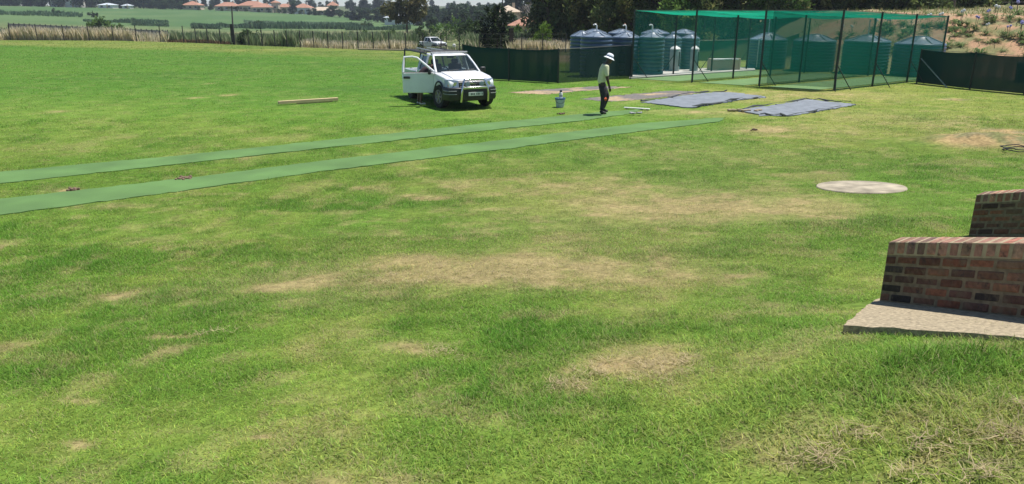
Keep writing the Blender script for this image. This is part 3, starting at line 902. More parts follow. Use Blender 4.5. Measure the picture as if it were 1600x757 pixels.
for b in (0, 1):
    for k in range(3): wr.tube((*cp(k / 3, b)[:2], roofz(k / 3, b)), (*cp((k + 1) / 3, b)[:2], roofz((k + 1) / 3, b)), .014, n=5)
wr.build('top_cable', MAT['wire'], t)
for i, a in enumerate((.05, .385, .72)):
    A_ = [cp(a, -.02), cp(a, 1.0)]; B_ = [cp(a + .22, -.02), cp(a + .22, 1.0)]
    mb = strip_between([(p.x, p.y) for p in A_], [(p.x, p.y) for p in B_], 30, 4, .02, .0, 5, .01)
    tag(mb.build('turf_lane', MAT['turf']), ('pale green turf lane nearest the row of slate tanks inside the net cage', 'pale green turf lane in the middle of the net cage',
        'pale green turf lane behind the dense green net')[i], 'turf lane', 'turf lanes inside the net cage')

# ================================================================== shade cloth fences
def screen(name, label, pts, mats, tops, brace=()):
    """pts: ground points; tops: heights; mats: one per bay"""
    t = thing(name, label, 'screen fence', (0, 0, 0))
    for p, h in zip(pts, tops):
        MB().tube(p - Vector((0, 0, .2)), p + Vector((0, 0, h + .04)), .035, n=8).build('post', MAT['post'], t)
    for i, m in enumerate(mats):
        a, b = pts[i], pts[i + 1]; n = max(8, int((b - a).length * 3)); rows = []
        for k in range(n):
            u = k / (n - 1); q = a.lerp(b, u); q.z = g(q.x, q.y)
            h = tops[i] * (1 - u) + tops[i + 1] * u - .05 * math.sin(math.pi * u)
            wv = .04 * math.sin(u * 23 + i)
            rows.append([(q.x, q.y + wv * math.sin(3 * w), q.z + .02 + (h - .02) * w) for w in np.linspace(0, 1, 6)])
        mb = MB(); mb.grid(np.array(rows)); mb.build('shade_cloth', m, t, fix=False)
    mb = MB()
    for i in range(len(pts) - 1): mb.tube(pts[i] + Vector((0, 0, tops[i])), pts[i + 1] + Vector((0, 0, tops[i + 1])), .008, n=4)
    mb.build('top_wire', MAT['wire'], t)
    for a, b, m in brace: MB().tube(a, b, .022, n=6).build('brace', MAT[m], t)
    return t
S = [at(724, 121.5), at(795, 126), at(872, 130.5), at(985, 122.5)]
screen('shade_screen', 'dark green shade cloth screen stretched behind the open pickup', S, [MAT['shade'], MAT['shade'], MAT['shadethin']], [1.50, 1.40, 1.44, 1.50],
       brace=((S[2] + Vector((0, 0, 1.1)), S[2] + Vector((-.5, .9, 0)), 'post'),))
S2 = [at(1432, 130), at(1515, 139.5), at(1600, 147.5), at(1720, 160)]
screen('shade_screen', 'dark green shade cloth screen in front of the earth bank', S2, [MAT['shade']] * 3, [1.42, 1.42, 1.40, 1.4],
       brace=((S2[0] + Vector((0, -.05, 1.05)), at(1480, 137.5), 'gal'),))
S3 = [pd(1075, 47), pd(1150, 47.5), pd(1245, 47.5)]
screen('shade_screen', 'green shade cloth screen seen through the nets behind the cream trough', S3, [MAT['shadefar']] * 2, [1.25, 1.25, 1.25])

# ================================================================== water tanks
def tank(label, px, Y, wpx, ysh, ytop, mat='tank', pipe=None, hatch=True, group='ribbed water tanks', drop=None):
    c = pd(px, Y); cz = Y * _c + (H - c.z) * _s; r = wpx * cz / F / 2
    cz2 = cz
    zs = pc(px, ysh, cz2).z - c.z; zt = pc(px, ytop, cz2).z - c.z
    zs -= .03
    zt = max(zt - .06, zs + .16)
    t = thing('water_tank', label, 'water tank', c, random.uniform(0, 6), group)
    prof = [(r * .96, 0), (r, .06)]; n = 9; b = (zs - .2) / n
    for i in range(n):
        z = .1 + i * b
        e_ = .055; prof += [(r, z), (r, z + b * .5), (r - e_, z + b * .5 + e_ * .9), (r - e_, z + b - e_ * .9)]
    prof += [(r, zs - .08), (r * .985, zs - .02), (r * .95, zs)]
    MB().lathe(prof, 36, capb=True, capt=False).build('body', MAT[mat], t, smooth=50)
    cone = [(r * .955, zs - .004), (r * .6, zs + (zt - zs) * .40), (r * .34, zs + (zt - zs) * .85), (r * .30, zt)]
    roof = MB(); roof.lathe(cone, 36, capb=False, capt=True)
    for k in range(8):
        a = k * math.pi / 4
        roof.tube((r * .93 * math.cos(a), r * .93 * math.sin(a), zs + .01), (r * .36 * math.cos(a), r * .36 * math.sin(a), zt - .02), .022, n=5)
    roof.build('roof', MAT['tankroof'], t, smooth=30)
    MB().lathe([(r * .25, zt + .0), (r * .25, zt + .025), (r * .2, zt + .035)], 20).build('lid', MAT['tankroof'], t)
    if pipe == 'bent':
        a = -t.rotation_euler.z
        d = Vector((math.cos(a), math.sin(a), 0)) * .16
        b0 = Vector((0, 0, zt + .05))
        MB().path([b0, b0 + Vector((0, 0, .22)), b0 + Vector((0, 0, .28)) - d * .15, b0 + Vector((0, 0, .30)) - d * .5, b0 + Vector((0, 0, .26)) - d], .035, 8).build('vent_pipe', MAT['pvc'], t)
    if pipe == 'pole':
        MB().tube((0, 0, zt), (0, 0, zt + .75), .025, n=6).build('vent_pipe', MAT['pvc'], t)
    if drop is not None:
        a = drop - t.rotation_euler.z
        d = Vector((math.cos(a), math.sin(a), 0))
        MB().path([d * r * .7 + Vector((0, 0, zs + .1)), d * (r + .06) + Vector((0, 0, zs + .04)), d * (r + .07) + Vector((0, 0, .1))], .03, 8).build('down_pipe', MAT['gal'], t)
    a = -math.pi / 2 - t.rotation_euler.z + .5
    d = Vector((math.cos(a), math.sin(a), 0))
    MB().tube(d * (r - .01) + Vector((0, 0, .25)), d * (r + .07) + Vector((0, 0, .25)), .045, n=10).build('outlet', MAT['black'], t)
    return t
tank('slate blue tank with a bent white vent, wholly behind the shade screen', 930.5, 36.5, 49, 55, 47.5, 'tank', 'bent')
tank('slate blue tank half hidden at the outer end of the tank row', 908, 39.2, 36, 54.5, 47, 'tank')
tank('slate blue tank with a bent white vent at the edge of the green net', 976, 37.3, 44, 56, 48.5, 'tank', 'bent')
tank('wide dark tank with bright ribs, first one fully inside the net', 1016.5, 37.0, 40, 56, 48, 'tankgreen', 'bent')
tank('narrow dark tank beside the cable of the second net post', 1049, 39.6, 28, 58, 52, 'tankgreen')
tank('narrow dark tank at the inner end of the concrete apron', 1077, 40.2, 29, 58, 52, 'tankgreen')
for i, (px, w) in enumerate(((927, 40), (969, 42), (1022, 44), (1066, 40))):
    tank('tall dark tank in the back row showing only its top', px, 41.5 + i * .5, w, 50, 48, 'tank', group='back row of water tanks')
tank('green tank with an upright pipe down its side, beside the cream trough', 1197, 41.4, 59, 59.5, 50, 'tankgreen', 'pole', drop=-2.3)
tank('dark green tank behind the dense double net', 1270, 39.9, 64, 61.5, 52, 'tankgreen')
tank('dark green tank with a thin upright pole, behind the corner post', 1351, 38.3, 68, 62, 53, 'tankgreen', 'pole')
tt = tank('slate tank with a blue side pipe, closest to the earth bank', 1433, 36.9, 73, 66, 55, 'tank')
c = pc(1462, 67, tt.location.y * _c + 1); e = pc(1482, 66.5, tt.location.y * _c + 1)
MB().tube(c - tt.location, e - tt.location, .07, n=10).build('inlet_pipe', MAT['bluepipe'], tt)
tt.children[-1].matrix_parent_inverse = Matrix.Rotation(-tt.rotation_euler.z, 4, 'Z')
for px, w, lb in ((1053, 16, 'small pale grey filter tank beside the narrow dark tank'), (1083.5, 13, 'small pale grey filter tank at the end of the concrete apron')):
    c = at(px, 113); cz = c.y * _c + 1; r = w * cz / F / 2
    t = thing('filter_tank', lb, 'tank', c + Vector((0, 0, .07)), 0, 'small pale filter tanks')
    MB().lathe([(r, 0), (r * .9, .25), (r, .35), (r, 1.02), (r * .9, 1.08)], 24, capt=False).build('body', MAT['tankpale'], t)
    MB().lathe([(r * 1.02, 1.07), (r * .8, 1.16), (r * .3, 1.22), (r * .3, 1.26)], 24).build('lid', MAT['pvc'], t)
    MB().box((r * .7, -r * .75, .6), (.05, .05, .7)).build('pipe', MAT['black'], t)
# cream trough
c = at(1130, 111); L = 42 * (c.y * _c + 1) / F
t = thing('concrete_trough', 'long cream concrete trough at the end of the turf lanes', 'trough', c, .15)
q = MB(); q.box((0, 0, .30), (L, .5, .52)); q.build('basin', MAT['plaster'], t, bevel=.02)
for s in (-1, 1): MB().box((s * (L / 2 + .05), 0, .32), (.1, .56, .64)).build('end_post', MAT['plaster'], t, bevel=.02)
MB().box((0, 0, .59), (L * .97, .56, .06)).build('rim', MAT['pvc'], t, bevel=.01)
#@@PART3
# ================================================================== pickups
def truck(name, label, loc, rz, hero=True):
    t = thing(name, label, 'pickup', loc, rz)
    W = .84
    def taper(mb, k=.11, x0=1.75):
        mb.v = [(x, y * (1 - k * max(0, min(1, (x - x0) / .6))), z) for x, y, z in mb.v]; return mb
    def arc(cx, r=.46, a0=164, a1=16, n=9):
        return [(cx + r * math.cos(R(a0 + (a1 - a0) * i / (n - 1))), .37 + r * math.sin(R(a0 + (a1 - a0) * i / (n - 1)))) for i in range(n)]
    front = [(.97, .50)] + arc(1.52) + [(2.05, .50), (2.22, .60), (2.30, .78), (2.29, .93), (2.20, 1.03), (1.92, 1.095), (1.05, 1.185), (.97, 1.185)]
    rear = [(-2.52, .52), (-2.02, .50)] + arc(-1.53) + [(-.09, .50), (-.09, 1.17), (-.78, 1.17), (-.80, .70), (-2.44, .70), (-2.44, 1.10), (-2.52, 1.10)]
    mb = MB(); mb.prism(front, -W, W); taper(mb)
    body = mb.build('body', MAT['white'], t, bevel=.045, seg=3)
    MB().prism([(-2.52, .52), (-2.02, .50)] + arc(-1.53) + [(-.80, .50), (-.80, .72), (-2.52, .72)], -W + .01, W - .01).build('bed_floor', MAT['white'], t, bevel=.02)
    for sy in (-1, 1):
        MB().prism([(-2.52, .73), (-.815, .73), (-.815, 1.11), (-2.52, 1.11)], sy * W - .035, sy * W + .035).build('bed_side', MAT['white'], t, bevel=.02)
    MB().box((-2.50, 0, .91), (.05, 1.58, .36)).build('tailgate', MAT['white'], t, bevel=.02)
    MB().prism([(-.79, .50), (-.09, .50), (-.09, 1.18), (-.79, 1.18)], -W, W).build('cab_rear', MAT['white'], t, bevel=.03)
    MB().box((.44, 0, .50), (1.07, 1.55, .07)).build('cab_floor', MAT['underbody'], t)
    MB().box((0, 0, .40), (3.9, .9, .16)).build('chassis', MAT['underbody'], t)
    mb = MB()   # bonnet with a raised centre
    mb.prism([(1.10, 1.17), (2.16, 1.035), (2.18, 1.05), (1.95, 1.118), (1.10, 1.212)], -.62, .62); taper(mb)
    mb.build('bonnet', MAT['white'], t, bevel=.03, seg=3)
    # roof, pillars
    mb = MB()
    mb.v += [(.36, -.60, 1.665), (.36, .60, 1.665), (-.74, .62, 1.655), (-.74, -.62, 1.655), (.26, -.55, 1.725), (.26, .55, 1.725), (-.70, .57, 1.72), (-.70, -.57, 1.72)]
    mb.f += [(3, 2, 1, 0), (4, 5, 6, 7), (0, 1, 5, 4), (1, 2, 6, 5), (2, 3, 7, 6), (3, 0, 4, 7)]
    mb.build('roof', MAT['white'], t, bevel=.04, seg=3)
    for sy in (-1, 1):
        MB().path([(1.06, sy * .765, 1.17), (.72, sy * .70, 1.43), (.36, sy * .605, 1.68)], [.042, .036, .036], 8).build('front_pillar', MAT['white'], t)
        MB().path([(-.06, sy * .775, 1.17), (-.10, sy * .62, 1.67)], .045, 8).build('centre_pillar', MAT['white'], t)
        MB().path([(-.74, sy * .79, 1.17), (-.72, sy * .62, 1.67)], .055, 8).build('rear_pillar', MAT['white'], t)
        q = MB(); q.v += [(-.13, sy * .77, 1.19), (-.68, sy * .775, 1.19), (-.67, sy * .63, 1.64), (-.15, sy * .625, 1.64)]; q.f.append((0, 1, 2, 3) if sy > 0 else (3, 2, 1, 0))
        q.build('side_window', MAT['glass'], t)
    q = MB(); q.v += [(1.075, -.735, 1.195), (1.075, .735, 1.195), (.40, .585, 1.665), (.40, -.585, 1.665), (1.10, 0, 1.195), (.42, 0, 1.672)]; q.f += [(0, 4, 5, 3), (4, 1, 2, 5)]
    ws = q.build('windscreen', MAT['glass'], t)
    MB().tube((1.10, -.55, 1.20), (1.0, .05, 1.26), .010, n=5).build('wiper', MAT['black'], t)
    MB().tube((1.10, .05, 1.20), (1.0, .6, 1.26), .010, n=5).build('wiper', MAT['black'], t)
    q = MB(); q.v += [(-.765, -.66, 1.2), (-.765, .66, 1.2), (-.735, .58, 1.63), (-.735, -.58, 1.63)]; q.f.append((0, 3, 2, 1)); q.build('rear_window', MAT['glass'], t)
    MB().prism([(.72, .85), (1.06, .85), (1.06, 1.17), (.80, 1.19), (.72, 1.08)], -.76, .76).build('dashboard', MAT['dash'], t, bevel=.03)
    for sy in (-1, 1):
        s_ = MB(); s_.box((.12, sy * .37, .70), (.5, .5, .24)); s_.box((-.17, sy * .37, 1.07), (.14, .48, .62), mtx=Matrix.Rotation(R(-10), 4, 'Y')); s_.box((-.22, sy * .37, 1.45), (.09, .26, .17))
        s_.build('seat', MAT['seat'], t, bevel=.05)
    ring = [(.62 + .055 * math.sin(a), -.37 + .19 * math.cos(a), 1.17 + .17 * math.sin(a)) for a in np.linspace(0, 2 * math.pi, 17)[:-1]]
    MB().path(ring, .017, 6, closed=True).build('steering_wheel', MAT['black'], t)
    # bumper, grille, lamps
    mb = MB(); pts = [(1.93, .885), (2.15, .885), (2.36, .80), (2.46, .50), (2.49, 0)]
    ring = [(x, y) for x, y in pts] + [(x, -y) for x, y in pts[::-1][1:]] + [(1.93, -.80), (1.93, .80)]
    n = len(ring)
    for z, k in ((.40, .965), (.47, 1.0), (.70, 1.0), (.78, .985), (.80, .95)):
        mb.v += [(1.93 + (x - 1.93) * k, y * (k if x > 2 else 1), z) for x, y in ring]
    for i in range(4):
        for j in range(n): mb.f.append((i * n + j, i * n + (j + 1) % n, (i + 1) * n + (j + 1) % n, (i + 1) * n + j))
    mb.f += [tuple(range(n))[::-1], tuple(4 * n + i for i in range(n))]
    bp = mb.build('front_bumper', MAT['black'], t, smooth=35)
    for z in (.60, .70):
        for sy in (-1, 1): MB().path([(2.05, sy * .888, z), (2.18, sy * .88, z), (2.365, sy * .803, z), (2.44, sy * .58, z)], .010, 5).build('trim_strip', MAT['gal'], bp)
    mb = MB(); mb.prism([(2.20, .80), (2.325, .80), (2.325, .95), (2.25, 1.01), (2.20, 1.01)], -.47, .47)
    gr = mb.build('grille', MAT['black'], t, bevel=.015)
    for z in (.835, .905):
        MB().box((2.325, 0, z), (.03, .86, .022)).build('grille_bar', MAT['chrome'], gr)
    MB().box((2.33, 0, .965), (.03, .30, .035), mtx=Matrix.Rotation(R(-25), 4, 'Y')).build('badge_bar', MAT['chrome'], gr)
    for sy in (-1, 1):
        mb = MB()
        for x in (0, 1):
            pass
        P = [(2.36, .46, .79), (2.30, .72, .79), (2.08, .845, .80), (2.06, .84, 1.03), (2.20, .74, 1.05), (2.305, .47, 1.02)]
        Q = [(x - .14, y * .96, z) for x, y, z in P]
        mb.v = [(x, sy * y, z) for x, y, z in P + Q]; n = 6
        mb.f = [(0, 1, 4, 5), (1, 2, 3, 4), (6, 11, 10, 7), (7, 10, 9, 8)] + [(i, 6 + i, 6 + (i + 1) % 6, (i + 1) % 6) for i in range(6)]
        hl = mb.build('headlight', MAT['lamp'], t, bevel=.012)
        MB().lathe([(.06, 0), (.07, .03)], 14, (2.28, sy * .57, .90), Matrix.Rotation(R(90), 3, 'Y')).build('lamp_bowl', MAT['chrome'], hl)
        MB().box((2.19, sy * .735, .86), (.06, .08, .07), sy * .5).build('indicator', MAT['orange'], hl)
        MB().box((-2.53, sy * .76, .88), (.03, .12, .32)).build('tail_light', MAT['red'], t)
        # mirrors
    def mirror(parent, org, sy):
        m = MB(); m.box((org[0], org[1] + sy * .13, org[2] + .07), (.10, .19, .17)); o = m.build('mirror', MAT['black'], parent, bevel=.03)
        MB().tube((org[0], org[1], org[2] + .02), (org[0], org[1] + sy * .08, org[2] + .05), .025, n=6).build('mirror_arm', MAT['black'], o)
    # doors
    def door(sy, ang):
        d = thing('door', None, None, (.965, sy * (W - .035), 0), sy * -R(ang)); d.parent = t
        mb = MB(); mb.prism([(-1.05, .52), (-.012, .52), (-.012, 1.185), (-1.05, 1.17)], -.035, .035); p = mb.build('panel', MAT['white'], d, bevel=.02)
        ins = -.16 * sy
        fr = [(0.03, sy * -.02, 1.17), (-.28, ins * .55, 1.42), (-.56, ins * 1.02, 1.64), (-.72, ins * 1.08, 1.675), (-.99, ins * 1.05, 1.66), (-1.02, ins * .6, 1.42), (-1.025, sy * -.005, 1.17)]
        MB().path(fr, [.042, .036, .034, .034, .04, .042, .044], 8).build('window_frame', MAT['white'], d)
        q = MB(); q.v = [(fr[0][0] - .05, 0, 1.19), (fr[1][0] - .02, ins * .55, 1.42), (fr[2][0] - .02, ins, 1.62), (fr[4][0] + .03, ins, 1.63), (fr[6][0] + .03, 0, 1.19)]; q.f = [(0, 1, 2, 3, 4)]
        q.build('window', MAT['clear'], d)
        MB().box((-.90, sy * .05, 1.02), (.22, .06, .075)).build('handle', MAT['black'], d, bevel=.02)
        MB().box((-.52, -sy * .045, .95), (.7, .04, .24)).build('inner_trim', MAT['dash'], d, bevel=.02)
        MB().tube((-.08, -sy * .0 + sy * .04, 1.19), (-1.0, sy * .04, 1.185), .012, n=5).build('window_seal', MAT['black'], d)
        mirror(d, (-.13, sy * .05, 1.15), sy)
        return d
    MAT.setdefault('clear', glass_mat('door_glass', (.85, .9, .9), .10))
    door(1, 0)
    od = door(-1, 65 if hero else 0)
    if hero: od['label'] = 'open front door swung wide'
    # wheels
    for i, (x, sy) in enumerate(((1.52, -1), (1.52, 1), (-1.53, -1), (-1.53, 1))):
        st = R(10) if x > 0 and hero else 0
        w = thing('wheel', None, None, (x, sy * .775, .37), st); w.parent = t
        rot = Matrix.Rotation(R(-90 * sy), 3, 'X')
        MB().lathe([(.20, -.10), (.30, -.125), (.355, -.115), (.372, -.06), (.374, 0), (.372, .06), (.355, .115), (.30, .125), (.215, .105)], 36, mtx=rot, capb=False, capt=False).build('tyre', MAT['rubber'], w)
        rm = MB(); rm.lathe([(.02, .03), (.19, .03), (.20, .06), (.222, .11), (.205, .118), (.19, .085), (.16, .055)], 30, mtx=rot, capt=False, capb=False)
        for k in range(6):
            a = k * math.pi / 3
            rm.tube(rot @ Vector((.03 * math.cos(a), .03 * math.sin(a), .075)), rot @ Vector((.19 * math.cos(a), .19 * math.sin(a), .092)), .030, n=6)
        rm.lathe([(.055, .05), (.055, .10), (.04, .105)], 14, mtx=rot); rm.build('rim', MAT['alloy'], w)
        MB().lathe([(.19, .0), (.19, .028), (.001, .03)], 24, mtx=rot).build('brake_disc', MAT['underbody'], w)
        MB().path([(x + .475 * math.cos(a), sy * (W + .005), .37 + .475 * math.sin(a)) for a in np.linspace(R(8), R(172), 16)], .030, 6).build('arch_flare', MAT['black'] if x > 0 else MAT['white'], t)
    pl = MB(); pl.box((2.515, .04, .60), (.015, .50, .115)); pl = pl.build('number_plate', MAT['plate'], t, bevel=.004)
    if hero:
        # the plate's characters are too blurred to read: dark strokes of their size
        for k, y in enumerate((-.16, -.11, -.06, .03, .08, .13, .21)):
            MB().box((2.525, y + .04, .60), (.006, .028, .065 - .01 * (k % 2))).build('plate_character', MAT['plateink'], pl)
        # bull bar
        bb = thing('bull_bar', None, None, (0, 0, 0)); bb.parent = t
        for sy in (-1, 1):
            MB().path([(2.50, sy * .46, .36), (2.56, sy * .45, .62), (2.56, sy * .43, .80), (2.50, sy * .36, 1.00), (2.47, sy * .30, 1.06)], .035, 10).build('upright', MAT['chrome'], bb)
            lm = MB().lathe([(.02, -.06), (.07, -.02), (.082, .02), (.075, .035), (.001, .04)], 18, (2.50, sy * .24, .915), Matrix.Rotation(R(90), 3, 'Y')).build('spot_lamp', MAT['lamp'], bb)
        MB().tube((2.47, -.32, 1.06), (2.47, .32, 1.06), .035, n=10).build('top_tube', MAT['chrome'], bb)
        MB().box((2.565, 0, .80), (.035, .90, .075)).build('cross_bar', MAT['chrome'], bb, bevel=.015)
        MB().tube((2.5, -.28, .95), (2.5, .28, .95), .015, n=6).build('lamp_rail', MAT['black'], bb)
        # roof bars and the ladder rack over the bed
        for x in (.12, -.42):
            MB().path([(x, -.60, 1.70), (x, -.56, 1.79), (x, .56, 1.79), (x, .60, 1.70)], .022, 6).build('roof_bar', MAT['black'], t)
        MB().tube((.14, -.63, 1.825), (.14, .70, 1.825), .028, n=8).build('roof_tube', MAT['gal'], t)
        rk = thing('ladder_rack', None, None, (0, 0, 0)); rk.parent = t
        for sy in (-1, 1):
            MB().path([(-.35, sy * .62, 1.83), (-2.35, sy * .70, 1.87), (-2.62, sy * .70, 1.87)], .028, 7).build('rail', MAT['black'], rk)
            MB().tube((-2.58, sy * .70, 1.87), (-2.44, sy * .80, 1.08), .030, n=7).build('leg', MAT['black'], rk)
            MB().tube((-.86, sy * .64, 1.84), (-.84, sy * .80, 1.08), .030, n=7).build('leg', MAT['black'], rk)
        for x in (-.9, -1.5, -2.1, -2.6): MB().tube((x, -.68, 1.86), (x, .68, 1.86), .022, n=6).build('cross_tube', MAT['black'], rk)
        for y in (-.3, .1): MB().tube((-.5, y, 1.89), (-2.5, y + .05, 1.91), .030, n=7).build('carried_tube', MAT['gal'], rk)
        MB().box((.36, 0, 1.62), (.02, .25, .06)).build('rear_view_mirror', MAT['black'], t)
    for ch in t.children:
        if not ch.name.startswith('wheel') and not ch.name.startswith('arch_flare'): ch.location.z -= .085 if not ch.name.startswith('ladder_rack') else .20
        if ch.name.startswith('roof_tube'): ch.location.z -= .06
    return t
FWD = Vector((.42, -.907, 0)); LFT = Vector((.907, .42, 0))
fr = at(690, 169)
TO = fr - FWD * 1.52 + LFT * .775
TO.z = g(TO.x, TO.y)
TRZ = math.atan2(FWD.y, FWD.x)
truck('white_pickup', 'white pickup with open door, bull bar and ladder rack, parked on the grass', TO, TRZ)
p = pd(675, 92)
truck('white_pickup', 'small distant white pickup parked beyond the wire fence', p, TRZ + .25, hero=False).scale = (.9, .9, .9)

# ================================================================== people
def skin(name, nodes, edges, mat, parent, sub=2):
    me = bpy.data.meshes.new(name)
    me.from_pydata([n[:3] for n in nodes], edges, [])
    o = bpy.data.objects.new(name, me); COL.objects.link(o)
    o.modifiers.new('skin', 'SKIN')
    for i, n in enumerate(nodes):
        r = n[3] if isinstance(n[3], tuple) else (n[3], n[3])
        me.skin_vertices[0].data[i].radius = r
        me.skin_vertices[0].data[i].use_root = (i == 0)
    s_ = o.modifiers.new('sub', 'SUBSURF'); s_.levels = sub; s_.render_levels = sub
    dg = bpy.context.evaluated_depsgraph_get(); dg.update()
    m2 = bpy.data.meshes.new_from_object(o.evaluated_get(dg)); m2.name = name
    bpy.data.objects.remove(o)
    m2.polygons.foreach_set('use_smooth', [True] * len(m2.polygons))
    m2.materials.clear(); m2.materials.append(mat)
    o = bpy.data.objects.new(name, m2); COL.objects.link(o)
    if parent is not None: o.parent = parent
    return o
class Sk:
    def __init__(s): s.n, s.e, s.k = [], [], {}
    def chain(s, *items, frm=None):
        prev = s.k.get(frm) if frm else None
        for it in items:
            nm, p, r = it
            s.n.append((*p, r)); i = len(s.n) - 1
            if nm: s.k[nm] = i
            if prev is not None: s.e.append((prev, i))
            prev = i
        return s
def hand(sk, wrist, palm, tip, lat, curl):
    """five fingers of different lengths from the palm; the thumb leaves its side"""
    wv, pv, tv = Vector(sk.n[sk.k[wrist]][:3]), Vector(palm), Vector(tip)
    sk.chain((wrist + 'p', palm, (.032, .016)), frm=wrist)
    d = (tv - pv); lat = Vector(lat).normalized(); curl = Vector(curl)
    for i, (off, ln) in enumerate(((-.027, .85), (-.009, 1.0), (.009, .95), (.026, .75))):
        b = pv + lat * off + d * .25
        m1 = b + d * .45 * ln + curl * .008; m2 = m1 + d * .3 * ln + curl * .02; m3 = m2 + d * .2 * ln + curl * .025
        sk.chain((None, tuple(b), .010), (None, tuple(m1), .009), (None, tuple(m2), .0085), (None, tuple(m3), .007), frm=wrist + 'p')
    b = wv.lerp(pv, .6) - lat * .028
    sk.chain((None, tuple(b), .012), (None, tuple(b - lat * .022 + d * .28), .0105), (None, tuple(b - lat * .022 + d * .55 + curl * .015), .009), frm=wrist + 'p')

def walker(loc, rz):
    t = thing('person', 'person in pale yellow shirt and white brimmed hat walking on the mat with head bowed', 'person', loc, rz)
    K_ = 1.0
    s = Sk()
    s.chain(('pel', (.0, 0, .90), (.09, .09)), ('wai', (-.005, 0, 1.03), (.11, .10)), ('che', (.03, 0, 1.25), (.15, .115)), ('shl', (.08, 0, 1.42), (.12, .09)),
            ('nec', (.13, 0, 1.51), .055), ('hd0', (.185, 0, 1.565), .075), ('hd1', (.20, 0, 1.64), .098), ('hd2', (.195, 0, 1.70), .085), ('hd3', (.19, 0, 1.74), .05))
    s.chain(('nose', (.305, 0, 1.59), .016), ('no2', (.312, 0, 1.575), .012), frm='hd1')
    s.chain(('chin', (.255, 0, 1.52), .04), frm='hd0')
    for sy in (-1, 1): s.chain((None, (.19, sy * .098, 1.635), .018), (None, (.18, sy * .108, 1.625), .014), frm='hd1')
    for sy, nm in ((-1, 'r'), (1, 'l')):
        if sy < 0:   # camera side
            A = [(.07, -.185, 1.40), (.075, -.245, 1.13), (.15, -.245, .88), (.185, -.235, .79), (.20, -.23, .69)]
        else:
            A = [(.07, .185, 1.40), (.02, .25, 1.13), (.05, .25, .87), (.07, .245, .78), (.08, .24, .68)]
        s.chain(('s' + nm, A[0], .065), ('e' + nm, A[1], .052), ('w' + nm, A[2], .036), frm='shl')
        hand(s, 'w' + nm, A[3], A[4], (1, 0, 0), (.0, -sy, 0))
    legs = {'r': [(.005, -.10, .84), (.035, -.105, .47), (-.02, -.105, .10), (.09, -.11, .04)],
            'l': [(.03, .10, .84), (.205, .105, .52), (.075, .105, .14), (.20, .115, .07)]}
    for nm, L in legs.items():
        s.chain(('h' + nm, L[0], .07), ('k' + nm, L[1], .058), ('a' + nm, L[2], .040), ('t' + nm, L[3], .034), frm='pel')
    body = skin('body', s.n, s.e, MAT['skin'], t)
    for sy in (-1, 1): MB().lathe([(.001, -.011), (.011, 0), (.001, .011)], 10, (.285, sy * .035, 1.625)).build('eye', MAT['black'], t)
    c = Sk()   # shirt
    c.chain(('a', (-.01, 0, .89), (.155, .145)), ('b', (-.015, 0, 1.03), (.150, .132)), ('c', (.02, 0, 1.25), (.178, .138)), ('d', (.075, 0, 1.41), (.15, .115)), ('e', (.115, 0, 1.475), .075))
    for sy, A in ((-1, [(.07, -.185, 1.40), (.072, -.225, 1.22), (.076, -.243, 1.12)]), (1, [(.07, .185, 1.40), (.04, .23, 1.22), (.025, .248, 1.12)])):
        c.chain((None, A[0], .088), (None, A[1], .070), (None, A[2], .066), frm='d')
    skin('shirt', c.n, c.e, MAT['shirt'], t)
    c = Sk()
    c.chain(('a', (-.005, 0, .96), (.165, .15)), ('b', (.005, 0, .84), (.175, .155)))
    for nm, L in legs.items():
        c.chain((None, L[0], .125), ('k' + nm, L[1], .090), (None, tuple(Vector(L[1]).lerp(Vector(L[2]), .6)), .070), (None, tuple(Vector(L[1]).lerp(Vector(L[2]), .97)), .064), frm='b')
    tr = skin('trousers', c.n, c.e, MAT['trousers'], t)
    MB().lathe([(.001, -.05), (.045, -.03), (.05, 0), (.045, .03), (.001, .05)], 12, (.075, -.165, .47), Matrix.Rotation(R(70), 3, 'Y')).build('knee_patch', MAT['orange'], tr)
    for nm, L in legs.items():
        a, to = Vector(L[2]), Vector(L[3])
        q = Sk(); h = a + (a - to) * .35; h.z = to.z + .005 + (.05 if nm == 'l' else 0)
        q.chain((None, (a.x, a.y, a.z + .03), .056), (None, (a.x - .015, a.y, a.z - .045), .050), (None, tuple(a.lerp(to, .6) + Vector((0, 0, -.012))), (.048, .040)), (None, tuple(to + Vector((.05, 0, -.005))), (.044, .034)))
        q.e.append((1, len(q.n))); q.n.append((h.x, h.y, h.z, .042))
        skin('boot', q.n, q.e, MAT['boots'], t)
    rot = (Matrix.Translation((.20, 0, 1.675)) @ Matrix.Rotation(R(22), 4, 'Y'))
    hat = MB(); r3 = rot.to_3x3(); o = rot.to_translation()
    hat.lathe([(.112, -.005), (.172, -.035), (.174, -.03), (.116, .012), (.112, .05), (.095, .10), (.06, .125), (.001, .132)], 28, o, r3, capb=False)
    hb = hat.build('hat', MAT['hatw'], t, fix=False)
    MB().lathe([(.1175, .012), (.1155, .052)], 28, o, r3, capb=False, capt=False).build('hat_band', MAT['hatband'], hb)
    return t
mp = at(939, 180)
walker(mp + Vector((0, 0, .03)), R(8))

